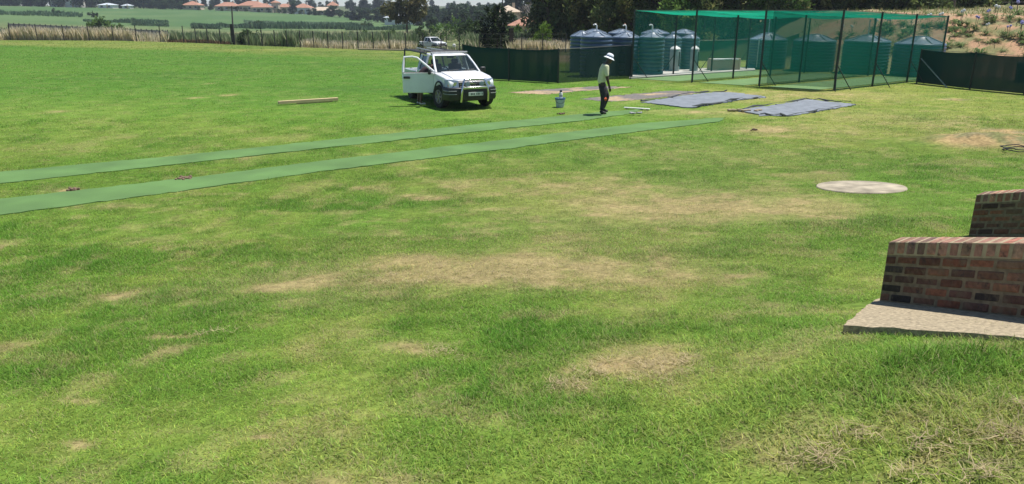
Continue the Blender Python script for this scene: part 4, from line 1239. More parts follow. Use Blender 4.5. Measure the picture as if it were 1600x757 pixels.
def leaner(loc, rz):
    """standing at the open door, bent forward into the cab"""
    t = thing('person', 'person in dark shirt bending into the cab behind the open door', 'person', loc, rz)
    s = Sk()
    s.chain(('pel', (-.05, 0, .86), (.13, .115)), ('wai', (.05, 0, .98), (.12, .10)), ('che', (.20, 0, 1.12), (.15, .11)), ('shl', (.33, 0, 1.20), (.12, .09)),
            ('nec', (.41, 0, 1.235), .055), ('hd0', (.47, 0, 1.24), .075), ('hd1', (.53, 0, 1.25), .096), ('hd2', (.585, 0, 1.27), .08))
    s.chain((None, (.56, 0, 1.14), .015), frm='hd1')
    for sy in (-1, 1): s.chain((None, (.52, sy * .10, 1.24), .016), frm='hd1')
    legs = {'r': [(-.04, -.10, .80), (.0, -.14, .44), (-.06, -.15, .09), (.06, -.17, .035)], 'l': [(-.04, .10, .80), (.03, .13, .44), (-.02, .14, .09), (.11, .16, .035)]}
    for nm, L in legs.items(): s.chain((None, L[0], .09), (None, L[1], .058), (None, L[2], .040), (None, L[3], .033), frm='pel')
    for sy, nm in ((-1, 'r'), (1, 'l')):
        s.chain((None, (.31, sy * .18, 1.17), .06), (None, (.42, sy * .24, .98), .042), ('w' + nm, (.62, sy * .20, .90), .027), frm='shl')
        hand(s, 'w' + nm, (.69, sy * .19, .885), (.79, sy * .18, .87), (0, -sy, 0), (0, 0, -1))
    skin('body', s.n, s.e, MAT['skinbrown'], t)
    for sy in (-1, 1): MB().lathe([(.001, -.01), (.01, 0), (.001, .01)], 8, (.575, sy * .035, 1.172)).build('eye', MAT['black'], t)
    c = Sk(); c.chain(('a', (-.04, 0, .88), (.15, .135)), ('b', (.05, 0, .98), (.145, .125)), ('c', (.2, 0, 1.12), (.175, .135)), ('d', (.33, 0, 1.20), (.145, .11)), ('e', (.375, 0, 1.22), .07))
    for sy in (-1, 1): c.chain((None, (.31, sy * .18, 1.17), .082), (None, (.38, sy * .22, 1.05), .064), frm='d')
    skin('shirt', c.n, c.e, MAT['darkshirt'], t)
    c = Sk(); c.chain(('a', (-.03, 0, .88), (.145, .13)), ('b', (-.045, 0, .80), (.155, .135)))
    for L in legs.values(): c.chain((None, L[0], .112), (None, tuple(Vector(L[0]).lerp(Vector(L[1]), .8)), .085), frm='b')
    skin('shorts', c.n, c.e, MAT['khaki'], t)
    for L in legs.values():
        a, to = Vector(L[2]), Vector(L[3]); q = Sk()
        q.chain((None, (a.x, a.y, .085), .048), (None, (a.x - .02, a.y, .05), .046), (None, tuple(a.lerp(to, .6) + Vector((0, 0, -.012))), .044), (None, tuple(to + Vector((.06, 0, 0))), (.042, .034)))
        skin('shoe', q.n, q.e, MAT['shoewhite'], t)
    c = MB().lathe([(.100, -.02), (.102, .03), (.08, .075), (.04, .10), (.001, .105)], 20, (.545, 0, 1.265), Matrix.Rotation(R(70), 3, 'Y'), capb=False).build('hair', MAT['boots'], t)
    return t
lp = TO + FWD * .36 - LFT * 1.12
leaner(Vector((lp.x, lp.y, g(lp.x, lp.y))), math.atan2(LFT.y, LFT.x) + .1)

# ================================================================== things lying on the field
a, b = at(435, 165), at(528, 159)
d = b - a; t = thing('timber_plank', 'long pale timber plank lying alone on the grass', 'plank', (a + b) / 2, math.atan2(d.y, d.x))
MB().box((0, 0, .09), (d.length, .14, .10)).build('board', MAT['timber'], t, bevel=.006)
MB().box((d.length * .1, 0, .02), (d.length * .6, .08, .05)).build('batten', MAT['timber'], t, bevel=.006)
a, b = at(975, 170.5), at(1015, 173)
d = b - a; t = thing('white_batten', 'thin white batten lying at the end of the mat', 'batten', (a + b) / 2, math.atan2(d.y, d.x))
MB().box((0, 0, .045), (d.length, .10, .03)).build('strip', MAT['whiteboard'], t, bevel=.005)
for u in (-.4, .4): MB().box((d.length * u, 0, .008), (.05, .09, .05)).build('block', MAT['timber'], t)
p = at(875, 168)
t = thing('paint_bucket', 'pale bucket with blue rim holding a bottle, standing on the grass', 'bucket', p); t.scale = (.8, .8, .85)
b_ = MB().lathe([(.15, 0), (.17, .06), (.195, .34), (.19, .345), (.165, .06), (.001, .05)], 28, capt=False).build('body', MAT['bucket'], t)
MB().lathe([(.197, .30), (.212, .31), (.212, .365), (.190, .365), (.19, .31)], 28, capb=False, capt=False).build('rim', MAT['bluerim'], t)
MB().lathe([(.188, .33), (.001, .335)], 28, capb=False, capt=False).build('lid', MAT['bucket'], t)
MB().path([(.21 * math.cos(a_), -.06 - .12 * math.sin(a_), .33 - .17 * math.sin(a_)) for a_ in np.linspace(0, math.pi, 10)], .007, 5).build('handle', MAT['wire'], t)
t = thing('bottle', 'pale bottle with dark cap standing on the bucket lid', 'bottle', p + Vector((.02, 0, .287))); t.scale = (.9, .9, .9)
MB().lathe([(.062, 0), (.065, .02), (.065, .19), (.05, .225), (.04, .235)], 20).build('body', MAT['whiteboard'], t)
MB().lathe([(.045, .236), (.045, .29), (.04, .30)], 16).build('cap', MAT['black'], t)
MB().lathe([(.0665, .06), (.0665, .13)], 20, capb=False, capt=False).build('label_band', MAT['litter'], t)
p = at(992, 181)
q = MB()
for k in range(6): q.box((random.uniform(-.16, .16), random.uniform(-.08, .08), .05 + random.uniform(0, .04)), (.13, .08, .04), random.uniform(0, 3), Matrix.Rotation(random.uniform(-.6, .6), 4, 'X') @ Matrix.Rotation(random.uniform(0, 3), 4, 'Z'))
o = q.build('crumpled_rag', MAT['litter'], bevel=.02); o.location = p
tag(o, 'crumpled grey rag on the grass between the two mats', 'rag')
p = at(1597, 238); t = thing('hose_coil', 'coil of black hose lying on the worn earth patch', 'hose', p)
pts = []
for i in range(90):
    a_ = i / 90 * 2 * math.pi * 1.7; r_ = .36 + .05 * math.sin(i * .21) ; pts.append((r_ * 1.15 * math.cos(a_) + .03 * math.sin(i), r_ * math.sin(a_) * .9, .05 + .018 * (i // 28) + .01 * math.sin(i * .7)))
MB().path(pts, .011, 6).build('coil', MAT['hose'], t)
for k, (px, py) in enumerate(((877, 179), (1180, 204), (115, 298), (293, 279), (284, 281))):
    p = at(px, py); q = MB(); rs = np.random.default_rng(k)
    for j in range(16):
        q.box((rs.normal(0, .05), rs.normal(0, .05), .02), tuple(rs.uniform(.025, .06, 3)), rs.uniform(0, 3))
    o = q.build('soil_clods', M('soil_clod', (.17, .115, .075), .95, .3, 20), bevel=.01); o.location = p
    tag(o, ('dark soil clods beside the mat near the bucket', 'soil clods on the tan bare patch', 'reddish soil clods at the far edge of the nearer mat', 'larger clump of dark soil between the mats', 'smaller clump of dark soil between the mats')[k], 'soil clods')
p = at(1597, 128); 
t = thing('storage_bin', 'dark blue bin standing in front of the shade screen', 'bin', p - Vector((0, .2, 0)), .1)
MB().prism([(-.28, 0), (.28, 0), (.34, .80), (-.34, .80)], -.3, .3).build('tub', MAT['binblue'], t, bevel=.03)
MB().box((0, 0, .84), (.74, .68, .05)).build('lid', MAT['tankpale'], t, bevel=.015)
p = at(858, 118)
t = thing('bench', 'small pale topped bench seen through the shade screen', 'bench', pd(858, 37.5), .1)
MB().box((0, 0, .44), (.62, .25, .05)).build('seat', MAT['whiteboard'], t, bevel=.01)
for sx in (-1, 1): MB().tube((sx * .22, 0, .43), (sx * .40, 0, 0), .02, n=6).build('leg', MAT['post'], t)
p = pd(738, 60.5) - Vector((0, 0, .68)); t = thing('sign_board', 'plain white board on posts just beyond the field fence', 'sign', p, .1)
MB().box((0, 0, 1.05), (.68, .03, .46)).build('board', MAT['sign'], t)
for sx in (-.28, .28): MB().tube((sx, .04, 0), (sx, .04, 1.25), .025, n=6).build('leg', MAT['fpost'], t)
p = pd(709.5, 61); t = thing('marker_post', 'short white marker post beyond the field fence', 'post', p - Vector((0, 0, .45)))
MB().lathe([(.10, 0), (.10, .80), (.12, .82), (.12, 1.0), (.05, 1.06)], 14).build('shaft', MAT['whiteboard'], t)
MB().lathe([(.103, .45), (.103, .58)], 14, capb=False, capt=False).build('band', MAT['litter'], t)
p = pd(799, 58.5); t = thing('gate_post', 'stout rusty brown post behind the shade screen', 'post', p)
MB().box((0, 0, .8), (.30, .22, 1.75)).build('shaft', MAT['brownpost'], t, bevel=.02); MB().box((0, 0, 1.7), (.34, .26, .06)).build('cap', MAT['brownpost'], t)
def pole(label, px, Y, ytop, r, xt=0, arm=True):
    p = pd(px, Y); top = pc(px + xt, ytop, Y * _c + 1)
    t = thing('utility_pole', label, 'pole', p)
    MB().tube((0, 0, -.2), top - p, r, r * .7, n=8).build('shaft', MAT['fpost'], t)
    if arm:
        MB().box((top - p) - Vector((0, 0, .15)), (.9, .08, .08)).build('cross_arm', MAT['fpost'], t)
        MB().box(Vector((0, 0, 1.0)), (.28, .2, 1.6)).build('cable_box', MAT['fpost'], t)
    else: MB().lathe([(r * .8, 0), (r * .9, .1), (r * .3, .16)], 8, top - p).build('cap', MAT['gal'], t)
pole('thin dark utility pole beside the round bush at the fence', 364, 69.5, 10, .085, -2)
pole('tall dark pole rising past the dark tree at the fence', 784, 60, -60, .055, 2, arm=False)
#@@PART4
# ================================================================== trees and plants
def crown_mesh(name, lobes, n, size, cols, seed, droop=0., jitter=.5, m=26, cs_=(.10, .26)):
    """many small leaf faces in uneven clumps spread through the lobes (cx,cy,cz,rx,ry,rz)"""
    r_ = np.random.default_rng(seed)
    P, Cc = [], []
    vol = np.array([l[3] * l[4] * l[5] for l in lobes]) ** .67; vol = vol / vol.sum()
    for l, v in zip(lobes, vol):
        k = max(3, int(n * v / m))
        d = r_.normal(size=(k, 3)); d /= np.linalg.norm(d, axis=1)[:, None]
        rad = r_.uniform(.35, 1.0, k) ** .55
        cl = np.array(l[:3]) + d * rad[:, None] * np.array(l[3:6])
        cs = r_.uniform(cs_[0], cs_[1], k)[:, None] * np.mean(l[3:6])
        ccol = r_.integers(0, len(cols), k); cb = r_.uniform(.72, 1.28, k)
        p = cl[:, None, :] + r_.normal(size=(k, m, 3)) * cs[:, None, :]
        c = np.array(cols)[ccol][:, None, :] * (cb[:, None, None] * r_.uniform(1 - jitter * .5, 1 + jitter * .5, (k, m, 1)))
        P.append(p.reshape(-1, 3)); Cc.append(c.reshape(-1, 3))
    P = np.concatenate(P); Cc = np.concatenate(Cc); N = len(P)
    u = r_.normal(size=(N, 3)); u[:, 2] -= droop; u /= np.linalg.norm(u, axis=1)[:, None]
    w = np.cross(u, r_.normal(size=(N, 3))); w /= np.linalg.norm(w, axis=1)[:, None]
    s = size * r_.uniform(.55, 1.35, N)[:, None]
    V = np.stack([P - u * s, P + w * s * .42, P + u * s, P - w * s * .42], 1).reshape(-1, 3)
    return fast_mesh(name, V, np.full(N, 4), MAT['leaf'], np.repeat(Cc, 4, 0), 'lcol')
def trunk_mesh(h, r, seed, limbs=5, spread=.5, mat='bark', lean=0.):
    rs = random.Random(seed); mb = MB()
    pts = [Vector((lean * h * (k / 5) ** 1.5 + rs.uniform(-.03, .03) * h, rs.uniform(-.03, .03) * h, h * k / 5)) for k in range(6)]
    pts[0] = Vector((0, 0, -.3))
    mb.path(pts, [r * 1.25] + [r * (1 - .15 * k) for k in range(1, 6)], 7)
    for k in range(limbs):
        b = pts[2].lerp(pts[5], rs.random()); a = rs.uniform(0, 6.28); L = h * spread * rs.uniform(.5, 1)
        m = b + Vector((math.cos(a) * L * .5, math.sin(a) * L * .5, L * .35)); e = b + Vector((math.cos(a) * L * .85, math.sin(a) * L * .85, L * .85))
        mb.path([b, m, e], [r * .5, r * .32, r * .12], 5)
    return mb.build('trunk', MAT[mat])
def tree(name, label, loc, lobes, n, size, cols, seed, th=None, tr=.1, cat='tree', group=None, limbs=5, mat='bark', droop=0., rz=0, lean=0., m=26, cs_=(.10, .26)):
    t = thing(name, label, cat, loc, rz, group)
    c = crown_mesh('crown' if cat == 'tree' else 'foliage', lobes, n, size, cols, seed, droop, m=m, cs_=cs_); c.parent = t
    if th: tk = trunk_mesh(th, tr, seed, limbs, .5, mat, lean); tk.parent = t
    return t
def place(proto, first, loc, rz, sc):
    o = proto if first else copy_tree(proto)
    o.location = loc; o.rotation_euler = (0, 0, rz); o.scale = sc if isinstance(sc, tuple) else (sc, sc, sc)
    return o
def lobes_random(seed, n, R_, z0, z1, top=.6):
    rs = random.Random(seed); L = []
    for k in range(n):
        a = rs.uniform(0, 6.28); q = R_ * rs.uniform(.1, .75); z = rs.uniform(z0, z1); f = 1 - (z - z0) / max(z1 - z0, .01) * (1 - top)
        L.append((q * math.cos(a) * f, q * math.sin(a) * f, z, R_ * rs.uniform(.32, .55) * f, R_ * rs.uniform(.32, .55) * f, R_ * rs.uniform(.3, .5) * f))
    return L
GUM = [(.11, .155, .05), (.15, .185, .06), (.085, .125, .045), (.21, .21, .08), (.12, .15, .06)]
DARK = [(.034, .062, .024), (.046, .080, .028), (.065, .10, .032)]
MID = [(.045, .085, .025), (.06, .10, .03), (.035, .066, .022)]
BRIGHT = [(.085, .16, .028), (.11, .19, .035), (.06, .12, .024)]
FARC = [(.040, .072, .036), (.052, .090, .042), (.066, .105, .046)]
FARC2 = [(.028, .048, .034), (.036, .060, .038)]
OLIVE = [(.13, .125, .045), (.09, .10, .038), (.17, .15, .06), (.085, .095, .04)]

# gum trees standing behind the tanks
protos = []
for k in range(4):
    L = lobes_random(100 + k, 11, 2.9, 1.3, 7.0, .7) + [(random.uniform(-1.5, 1.5), random.uniform(-1, 1), .7, 1.5, 1.4, .8) for _ in range(4)]
    protos.append(tree('gum_tree', 'tall dark gum tree in the dense stand behind the water tanks', (0, 0, 0), L, 7000, .21, GUM, 200 + k, 6.5, .18, group='gum trees behind the tanks', droop=.6))
used = set()
spots = []
for i, px in enumerate(np.linspace(862, 1520, 21)): spots.append((px + random.uniform(-12, 12), 64 + random.uniform(-4, 4) + (4 if px < 960 else 0)))
for i, px in enumerate(np.linspace(850, 1640, 20)): spots.append((px + random.uniform(-14, 14), 76 + random.uniform(-4, 6)))
for i, px in enumerate(np.linspace(880, 1700, 14)): spots.append((px + random.uniform(-14, 14), 92 + random.uniform(-4, 6)))
for i, (px, Y) in enumerate(spots):
    k = i % 4
    p = pd(px, Y)
    if px < 870: Y += 8
    s_ = random.uniform(.85, 1.25)
    place(protos[k], k not in used, p, random.uniform(0, 6.28), (s_, s_, s_ * random.uniform(.9, 1.15))); used.add(k)
# particular trees
for i, (px, Y, lb) in enumerate(((1052, 60, 'bright green tree seen through the net above the two narrow tanks'), (1120, 63, 'bright green tree seen through the net above the cream trough'), (1205, 60, 'leafy green tree seen through the roof net behind the tank with the side pipe'))):
    tree('leafy_tree', lb, pd(px, Y), lobes_random(500 + i, 10, 2.5, 1.3, 4.2, .7), 4200, .17, [(.12, .22, .05), (.16, .26, .06), (.09, .17, .04)], 510 + i, 3, .12)
p = pd(776, 59)
tree('dark_tree', 'dark broad leaved tree standing at the fence beside the tall pole', p, [(0, 0, 1.1, 1.25, 1.1, .8), (-.3, 0, 1.9, 1.1, 1.0, .9), (.35, .1, 2.5, .9, .8, .8), (-.2, 0, 3.1, .6, .6, .6), (.8, 0, 1.2, .7, .6, .6), (-.9, 0, 1.3, .6, .6, .7)],
     3200, .13, [(.020, .036, .016), (.030, .05, .018), (.05, .075, .022), (.014, .026, .014)], 5, 2.6, .10)
p = pd(637, 128)
tree('olive_tree', 'big spreading olive brown tree with open crown beyond the fence', p, [(-2.2, 0, 5.2, 2.0, 1.8, 1.4), (0, 0, 6.8, 2.4, 2, 1.6), (1.9, 0, 5.6, 1.9, 1.8, 1.5), (.8, 0, 4.3, 1.8, 1.6, 1.0), (-1.2, 0, 4.0, 1.6, 1.5, .9), (-.5, 0, 8.0, 1.5, 1.5, 1.0), (2.2, 0, 7.2, 1.1, 1.2, .9)],
     4200, .30, OLIVE, 6, 6.2, .22)
p = pd(391, 70)
tree('round_bush', 'round dark green bush at the wire fence beside the utility pole', p, [(0, 0, .75, .95, .8, .75), (.65, 0, .5, .7, .6, .5), (-.5, 0, .55, .6, .6, .5)], 2600, .12, DARK + MID, 7, .8, .05, cat='bush')
p = pd(412, 70)
tree('low_bush', 'lower sprawling dark bush along the fence next to the round bush', p, [(0, 0, .45, 1.1, .7, .45), (1.2, .2, .4, .9, .7, .4), (2.1, .3, .4, .8, .6, .4)], 2200, .12, DARK + MID, 8, .6, .04, cat='bush')
p = pd(158, 150)
tree('bright_bush', 'wide bright green bush behind the grey panel wall', p, [(0, 0, 2.2, 2.2, 1.5, 1.4), (2.2, 0, 1.8, 2.0, 1.4, 1.0), (-1.5, 0, 2.4, 1.3, 1.2, 1.0)], 1800, .32, BRIGHT, 9, 1.8, .1, cat='bush')
p = pd(848, 66)
tree('yellow_green_bush', 'small yellow green bush standing in dry grass behind the shade screen', p, [(0, 0, .95, .75, .7, .85), (.2, 0, 1.7, .5, .5, .5), (-.3, 0, .6, .7, .6, .5)], 2200, .10, [(.12, .21, .025), (.09, .17, .02), (.15, .24, .035)], 10, 1.1, .05, cat='bush')
for i, (px, Y, w, h, cl, lb) in enumerate((
    (603, 118, 1.8, 3.4, BRIGHT, 'upright bright green shrub left of the olive brown tree'), (585, 100, 2.4, 2.4, BRIGHT, 'spreading light green shrub behind the fence, below the far houses'),
    (565, 96, 1.6, 2.0, MID, 'low mid green shrub at the start of the shrub belt'), (697, 122, 3.6, 3.8, BRIGHT, 'broad yellow green thorn tree above the distant pickup'),
    (655, 122, 2.6, 2.8, MID, 'mid green shrub at the foot of the olive brown tree'), (724, 112, 2.8, 4.0, MID, 'rounded green shrub between thorn tree and dark tree'),
    (745, 90, 1.9, 4.0, MID, 'tall green shrub just behind the white sign board'), (805, 92, 2.2, 2.6, BRIGHT, 'light green shrub in front of the orange roof'),
    (641, 66, 1.3, 1.1, DARK, 'dark shrub against the fence next to the distant pickup'), (500, 82, 1.8, 1.6, MID, 'mid green shrub among reeds behind the middle of the fence'))):
    tree('shrub', lb, pd(px, Y), lobes_random(300 + i, 8, w, h * .25, h * .8, .6), 1500, .17, cl, 320 + i, h * .6, .07, cat='shrub')
for i, (px, Y, lb) in enumerate(((88, 300, 'small dark bush alone in the far green field'), (145, 290, 'small round bush near the wall in the far green field'), (400, 265, 'dark bush standing on the far reed bank'),
        (573, 250, 'dark waterside bush at the end of the far reeds'))):
    tree('field_bush', lb, pd(px, Y), [(0, 0, 1.0, 1.9, 1.2, 1.0), (1.2, 0, .8, 1.2, 1, .8), (-1.4, 0, .7, 1.2, 1, .7)], 420, .40, DARK, 340 + i, .8, .06, cat='bush')
# bare tree
def bare_tree(loc, label):
    t = thing('bare_tree', label, 'tree', loc); rs = random.Random(4); mb = MB()
    def br(p, d, L, r, lv):
        e = p + d * L; m = p + d * L * .5 + Vector((rs.uniform(-.1, .1), rs.uniform(-.1, .1), 0)) * L
        mb.path([p, m, e], [r, r * .8, r * .6], 5)
        if lv: 
            for _ in range(3 if lv > 1 else 4):
                dd = (d + Vector((rs.uniform(-.9, .9), rs.uniform(-.9, .9), rs.uniform(-.1, .7)))).normalized(); br(e, dd, L * rs.uniform(.55, .8), r * .58, lv - 1)
    br(Vector((0, 0, -.2)), Vector((0, 0, 1)), 1.9, .15, 4)
    mb.build('branches', MAT['deadwood'], t)
bare_tree(pd(822, 84), 'pale leafless tree in front of the dark gum trees')

# tree line on the far hill and trees round the houses
fp = []
for k in range(5):
    fp.append(tree('far_tree', 'dark tree in the unbroken tree line along the far field', (0, 0, 0), lobes_random(400 + k, 12, 4.4, 1.4, 9.0, .62), 1900, .62, FARC if k < 3 else FARC2, 420 + k, 5, .25, m=9, cs_=(.22, .42), group='tree line along the far field'))
used = set()
def far(px, Y, h, k, label=None, group=None, wide=1.):
    p = pd(px, Y); s_ = h / 11.0
    o = place(fp[k], k not in used, p, random.uniform(0, 6.28), (s_ * wide * random.uniform(.95, 1.2), s_ * wide, s_)); used.add(k)
    if label: o['label'] = label; o['group'] = group
    return o
for i, px in enumerate(np.linspace(-90, 286, 40)): far(px + random.uniform(-5, 5), random.uniform(410, 440), random.uniform(8, 13), i % 5)
for i, px in enumerate(np.linspace(-60, 286, 22)): far(px + random.uniform(-5, 5), random.uniform(455, 480), random.uniform(11, 15), i % 5)
HL, HG = 'dark tree rising behind the orange roofed houses', 'trees behind the orange roofed houses'
for i, px in enumerate(np.linspace(285, 650, 34)): far(px + random.uniform(-5, 5), random.uniform(510, 560), random.uniform(4.2, 7.2) * (1.25 if i % 6 == 0 else 1), i % 5, HL, HG)
for i, px in enumerate(np.linspace(300, 880, 36)): far(px + random.uniform(-8, 8), random.uniform(640, 720), random.uniform(5.0, 8.5), i % 5, 'hazy tree on the skyline far behind the houses', 'skyline trees')
for px, h, w in ((342, 8.5, .8), (383, 9.5, .55), (392, 9, .5), (571, 10, .8), (565, 9, .8), (590, 9.5, 1), (455, 8.5, .9)): far(px, 500, h, 3 + (px % 2), HL, HG, w)
FL_, FG = 'dark round tree standing in front of the far houses', 'trees in front of the far houses'
for px, Y, h, w in ((459, 402, 7.6, .8), (492, 396, 4.0, 1.1), (420, 408, 2.8, 1.2), (445, 408, 3.0, 1.2), (512, 385, 4.5, 1.2), (520, 385, 6.0, 1.2), (530, 380, 4.4, 1.3), (541, 378, 4.0, 1.2), (330, 412, 3.4, 1.1), (270, 405, 6, 1.1), (283, 405, 5, 1.1), (255, 405, 6, 1.1), (312, 410, 2.6, 1.3), (347, 410, 2.4, 1.2), (372, 408, 3.2, 1.1), (384, 412, 2.6, 1.3), (405, 405, 2.2, 1.4), (436, 400, 2.6, 1.2), (469, 402, 2.4, 1.2), (484, 400, 3.2, 1.2), (500, 398, 3.0, 1.3)):
    far(px, Y, h, (px + int(h)) % 3, FL_, FG, w)
ML, MG = 'dark green tree in the belt between the far houses and the gum trees', 'tree belt beyond the shrubs'
mb_ = [(560, 350, 6.4), (553, 352, 5), (575, 345, 7), (588, 340, 7.5), (600, 330, 7), (612, 335, 8.5), (668, 300, 7.4), (680, 320, 8.6), (690, 330, 7.0), (700, 300, 6.8), (712, 300, 8.5), (722, 290, 9.2), (735, 300, 8.2), (748, 290, 7.8), (757, 300, 8.6),
       (768, 280, 8.2), (780, 290, 8.0), (545, 360, 4), (655, 280, 6), (725, 220, 6.5), (700, 215, 5.5), (675, 200, 4.0), (800, 260, 9.4), (812, 270, 7.5), (752, 200, 6.0), (795, 210, 5.6), (838, 240, 7.0), (850, 120, 5.5), (835, 130, 5.0), (862, 96, 6.0), (800, 170, 4.2)]
for px, Y, h in mb_: far(px + random.uniform(-2, 2), Y, h, random.choice((0, 1, 2, 2, 4)), ML, MG, 1.15)
for px, Y, h in ((792, 240, 11.5), (812, 245, 11.5), (830, 240, 11)): far(px, Y, h, 4, 'narrow dark conifer like tree behind the bare tree', 'narrow trees behind the bare tree', .55)

# ================================================================== far houses
def house(label, px, Y, w, d, h, rh, wall='plaster', roof='terracotta', rz=0., dz=0., nwin=3, chim=True, hip=True):
    p = pd(px, Y); p.z += dz
    t = thing('house', label, 'house', p, rz)
    MB().box((0, 0, h / 2 - .5), (w, d, h + 1)).build('wall', MAT[wall], t)
    mb = MB(); e = .5; i = min(w, d) / 2 if hip else -.3
    A = [(-w / 2 - e, -d / 2 - e, h), (w / 2 + e, -d / 2 - e, h), (w / 2 + e, d / 2 + e, h), (-w / 2 - e, d / 2 + e, h)]
    mb.v = A + [(-w / 2 + i, 0, h + rh), (w / 2 - i, 0, h + rh)]; mb.f = [(0, 1, 5, 4), (1, 2, 5), (2, 3, 4, 5), (3, 0, 4), (3, 2, 1, 0)]
    rf = mb.build('roof', MAT[roof], t, smooth=0)
    if chim: MB().box((w * .22, .3, h + rh * .8), (.7, .7, rh * 1.1)).build('chimney', MAT[wall], rf)
    for k in range(nwin):
        x = -w / 2 + w * (k + .5) / nwin
        fr_ = MB().box((x, -d / 2 - .02, h * .55), (1.5, .08, 1.2)).build('window', MAT['plasterwhite'], t)
        MB().box((x, -d / 2 - .065, h * .55), (1.25, .03, .95)).build('pane', MAT['winpane'], fr_)
    MB().box((w * .02 + .8, -d / 2 - .03, 1.0), (.95, .07, 2.0)).build('door', MAT['timber'], t)
    return t
house('low orange roofed house just behind the utility pole', 303, 428, 9, 8, 2.4, 2.1)
house('long orange roofed house between pole and tall tree', 358, 425, 12, 8, 2.4, 2.1, rz=.1)
house('broad orange roofed house with a stepped roof', 396, 428, 14, 9, 3.0, 2.4, rz=-.1)
house('orange roofed house with a pale square tower', 411, 415, 11, 7, 2.5, 2.0, rz=.2)
t_ = house('pale tower house beside the stepped orange roof', 432, 418, 3.6, 3.6, 5.2, 1.2, nwin=1, chim=False)
house('orange roofed house in shade beside the tower', 446, 424, 9, 7, 3.0, 1.8)
house('orange roofed house with white front wall right of the dark cypress', 475, 418, 9, 8, 3.2, 2.2, wall='plasterwhite')
house('long low pale roofed house above the garden wall', 506, 415, 13, 7, 2.3, 1.8, roof='plaster')
house('red roofed house highest among the far houses', 521, 440, 5, 6, 4.6, 2.4, nwin=2)
house('white double storey house among the trees at the far field edge', 97, 425, 6, 8, 6.0, 1.6, wall='plasterwhite', roof='zinc', nwin=2)
house('second white house beside the trees at the far field edge', 120, 422, 6.5, 8, 6.2, 1.5, wall='plasterwhite', roof='zinc', nwin=2)
house('low shed with a pale blue metal roof at the far field edge', 171, 405, 7.5, 6, 1.6, 1.0, wall='plasterwhite', roof='zinc', nwin=2, chim=False)
house('small shed with a pale roof nearly hidden by the tree line', 201, 405, 4, 4, 1.5, .9, wall='plasterwhite', roof='zinc', nwin=1, chim=False)
house('pale roofed house nearly hidden behind the tree belt', 627, 300, 12, 7, 2.6, 1.5, wall='plasterwhite', roof='zinc')
house('pale flat roofed house above the orange roof by the bare tree', 794, 190, 6, 6, 4.2, 1.6, roof='plaster', nwin=2)
house('orange roofed house behind the bare leafless tree', 820, 128, 4.8, 5, 1.5, 1.4, roof='terracotta', nwin=2, chim=False, dz=.3)
house('orange roof glimpsed between the gum trees above the tanks', 944, 73, 2.6, 2.6, 1.6, .8, nwin=1, chim=False, dz=.3)
a, b = pc(438, 21, 390), pc(510, 27, 375); d = b - a
t = thing('garden_wall', 'long pale wall below the far orange roofed houses', 'wall', a, math.atan2(d.y, d.x))
MB().box((d.length / 2, 0, -1.2), (d.length, .3, 2.6)).build('wall', MAT['plaster'], t)
for k in range(7): MB().box((d.length * k / 6, 0, -1.1), (.5, .5, 2.9)).build('pier', MAT['plasterwhite'], t)
t.rotation_euler = (0, -math.atan2(d.z, d.xy.length), math.atan2(d.y, d.x))

# ================================================================== tall grass and reeds (stuff)
def stalks(name, label, regs, seed):
    r_ = np.random.default_rng(seed); V, C = [], []
    for (pa, pb, da, db, h, w, col, var, n) in regs:
        px = r_.uniform(pa, pb, n); u = r_.random(n)
        fd = np.interp(px, FP, FD)
        Y = np.where(da < 50, fd + da + (db - da) * u ** 1.5, da + (db - da) * u)
        x = (px - CX) / F * (Y * _c + .9)
        z = ground(x, Y)
        cl = fbm(x * .35, Y * .35, seed, 3)
        k = r_.random(n) < np.clip((cl - .25) * 3.2, .08, 1)
        k &= ~((px > 650) & (px < 728) & (Y - fd < 47) & (h > .5))
        x, Y, z, cl = x[k], Y[k], z[k], cl[k]; n = len(x)
        L = h * (.55 + .9 * cl) * np.where(Y > 150, .05 + 1.15 * fbm(x * .08, Y * .05, seed + 3, 3) ** 1.3 * 1.2, 1) * r_.uniform(.6, 1.2, n); W = w * r_.uniform(.6, 1.4, n)
        az = r_.uniform(0, 6.28, n); ln = r_.normal(0, .22, n)
        sd = np.stack([np.cos(az), np.sin(az), 0 * az], 1) * (W / 2)[:, None]
        b = np.stack([x, Y, z - .05], 1); tip = b + np.stack([ln * L, r_.normal(0, .15, n) * L, L], 1)
        mid = (b * .45 + tip * .55) + np.array([0, 0, .03])
        V.append(np.stack([b - sd * .7, b + sd * .7, mid + sd, tip, mid - sd], 1).reshape(-1, 3))
        c = np.array(col)[r_.integers(0, len(col), n)] * r_.uniform(1 - var, 1 + var, n)[:, None]
        C.append(np.repeat(c, 5, 0))
    V = np.concatenate(V); C = np.concatenate(C)
    o = fast_mesh(name, V, np.full(len(V) // 5, 5), MAT['leaf'], C, 'lcol')
    tag(o, label, 'grass', kind='stuff')
STRAW = [(.82, .72, .54), (.74, .64, .46), (.62, .55, .37), (.40, .38, .21)]
REED = [(.28, .34, .18), (.21, .28, .13), (.36, .38, .22), (.16, .22, .10)]
REEDD = [(.115, .19, .10), (.10, .165, .09), (.14, .21, .11)]
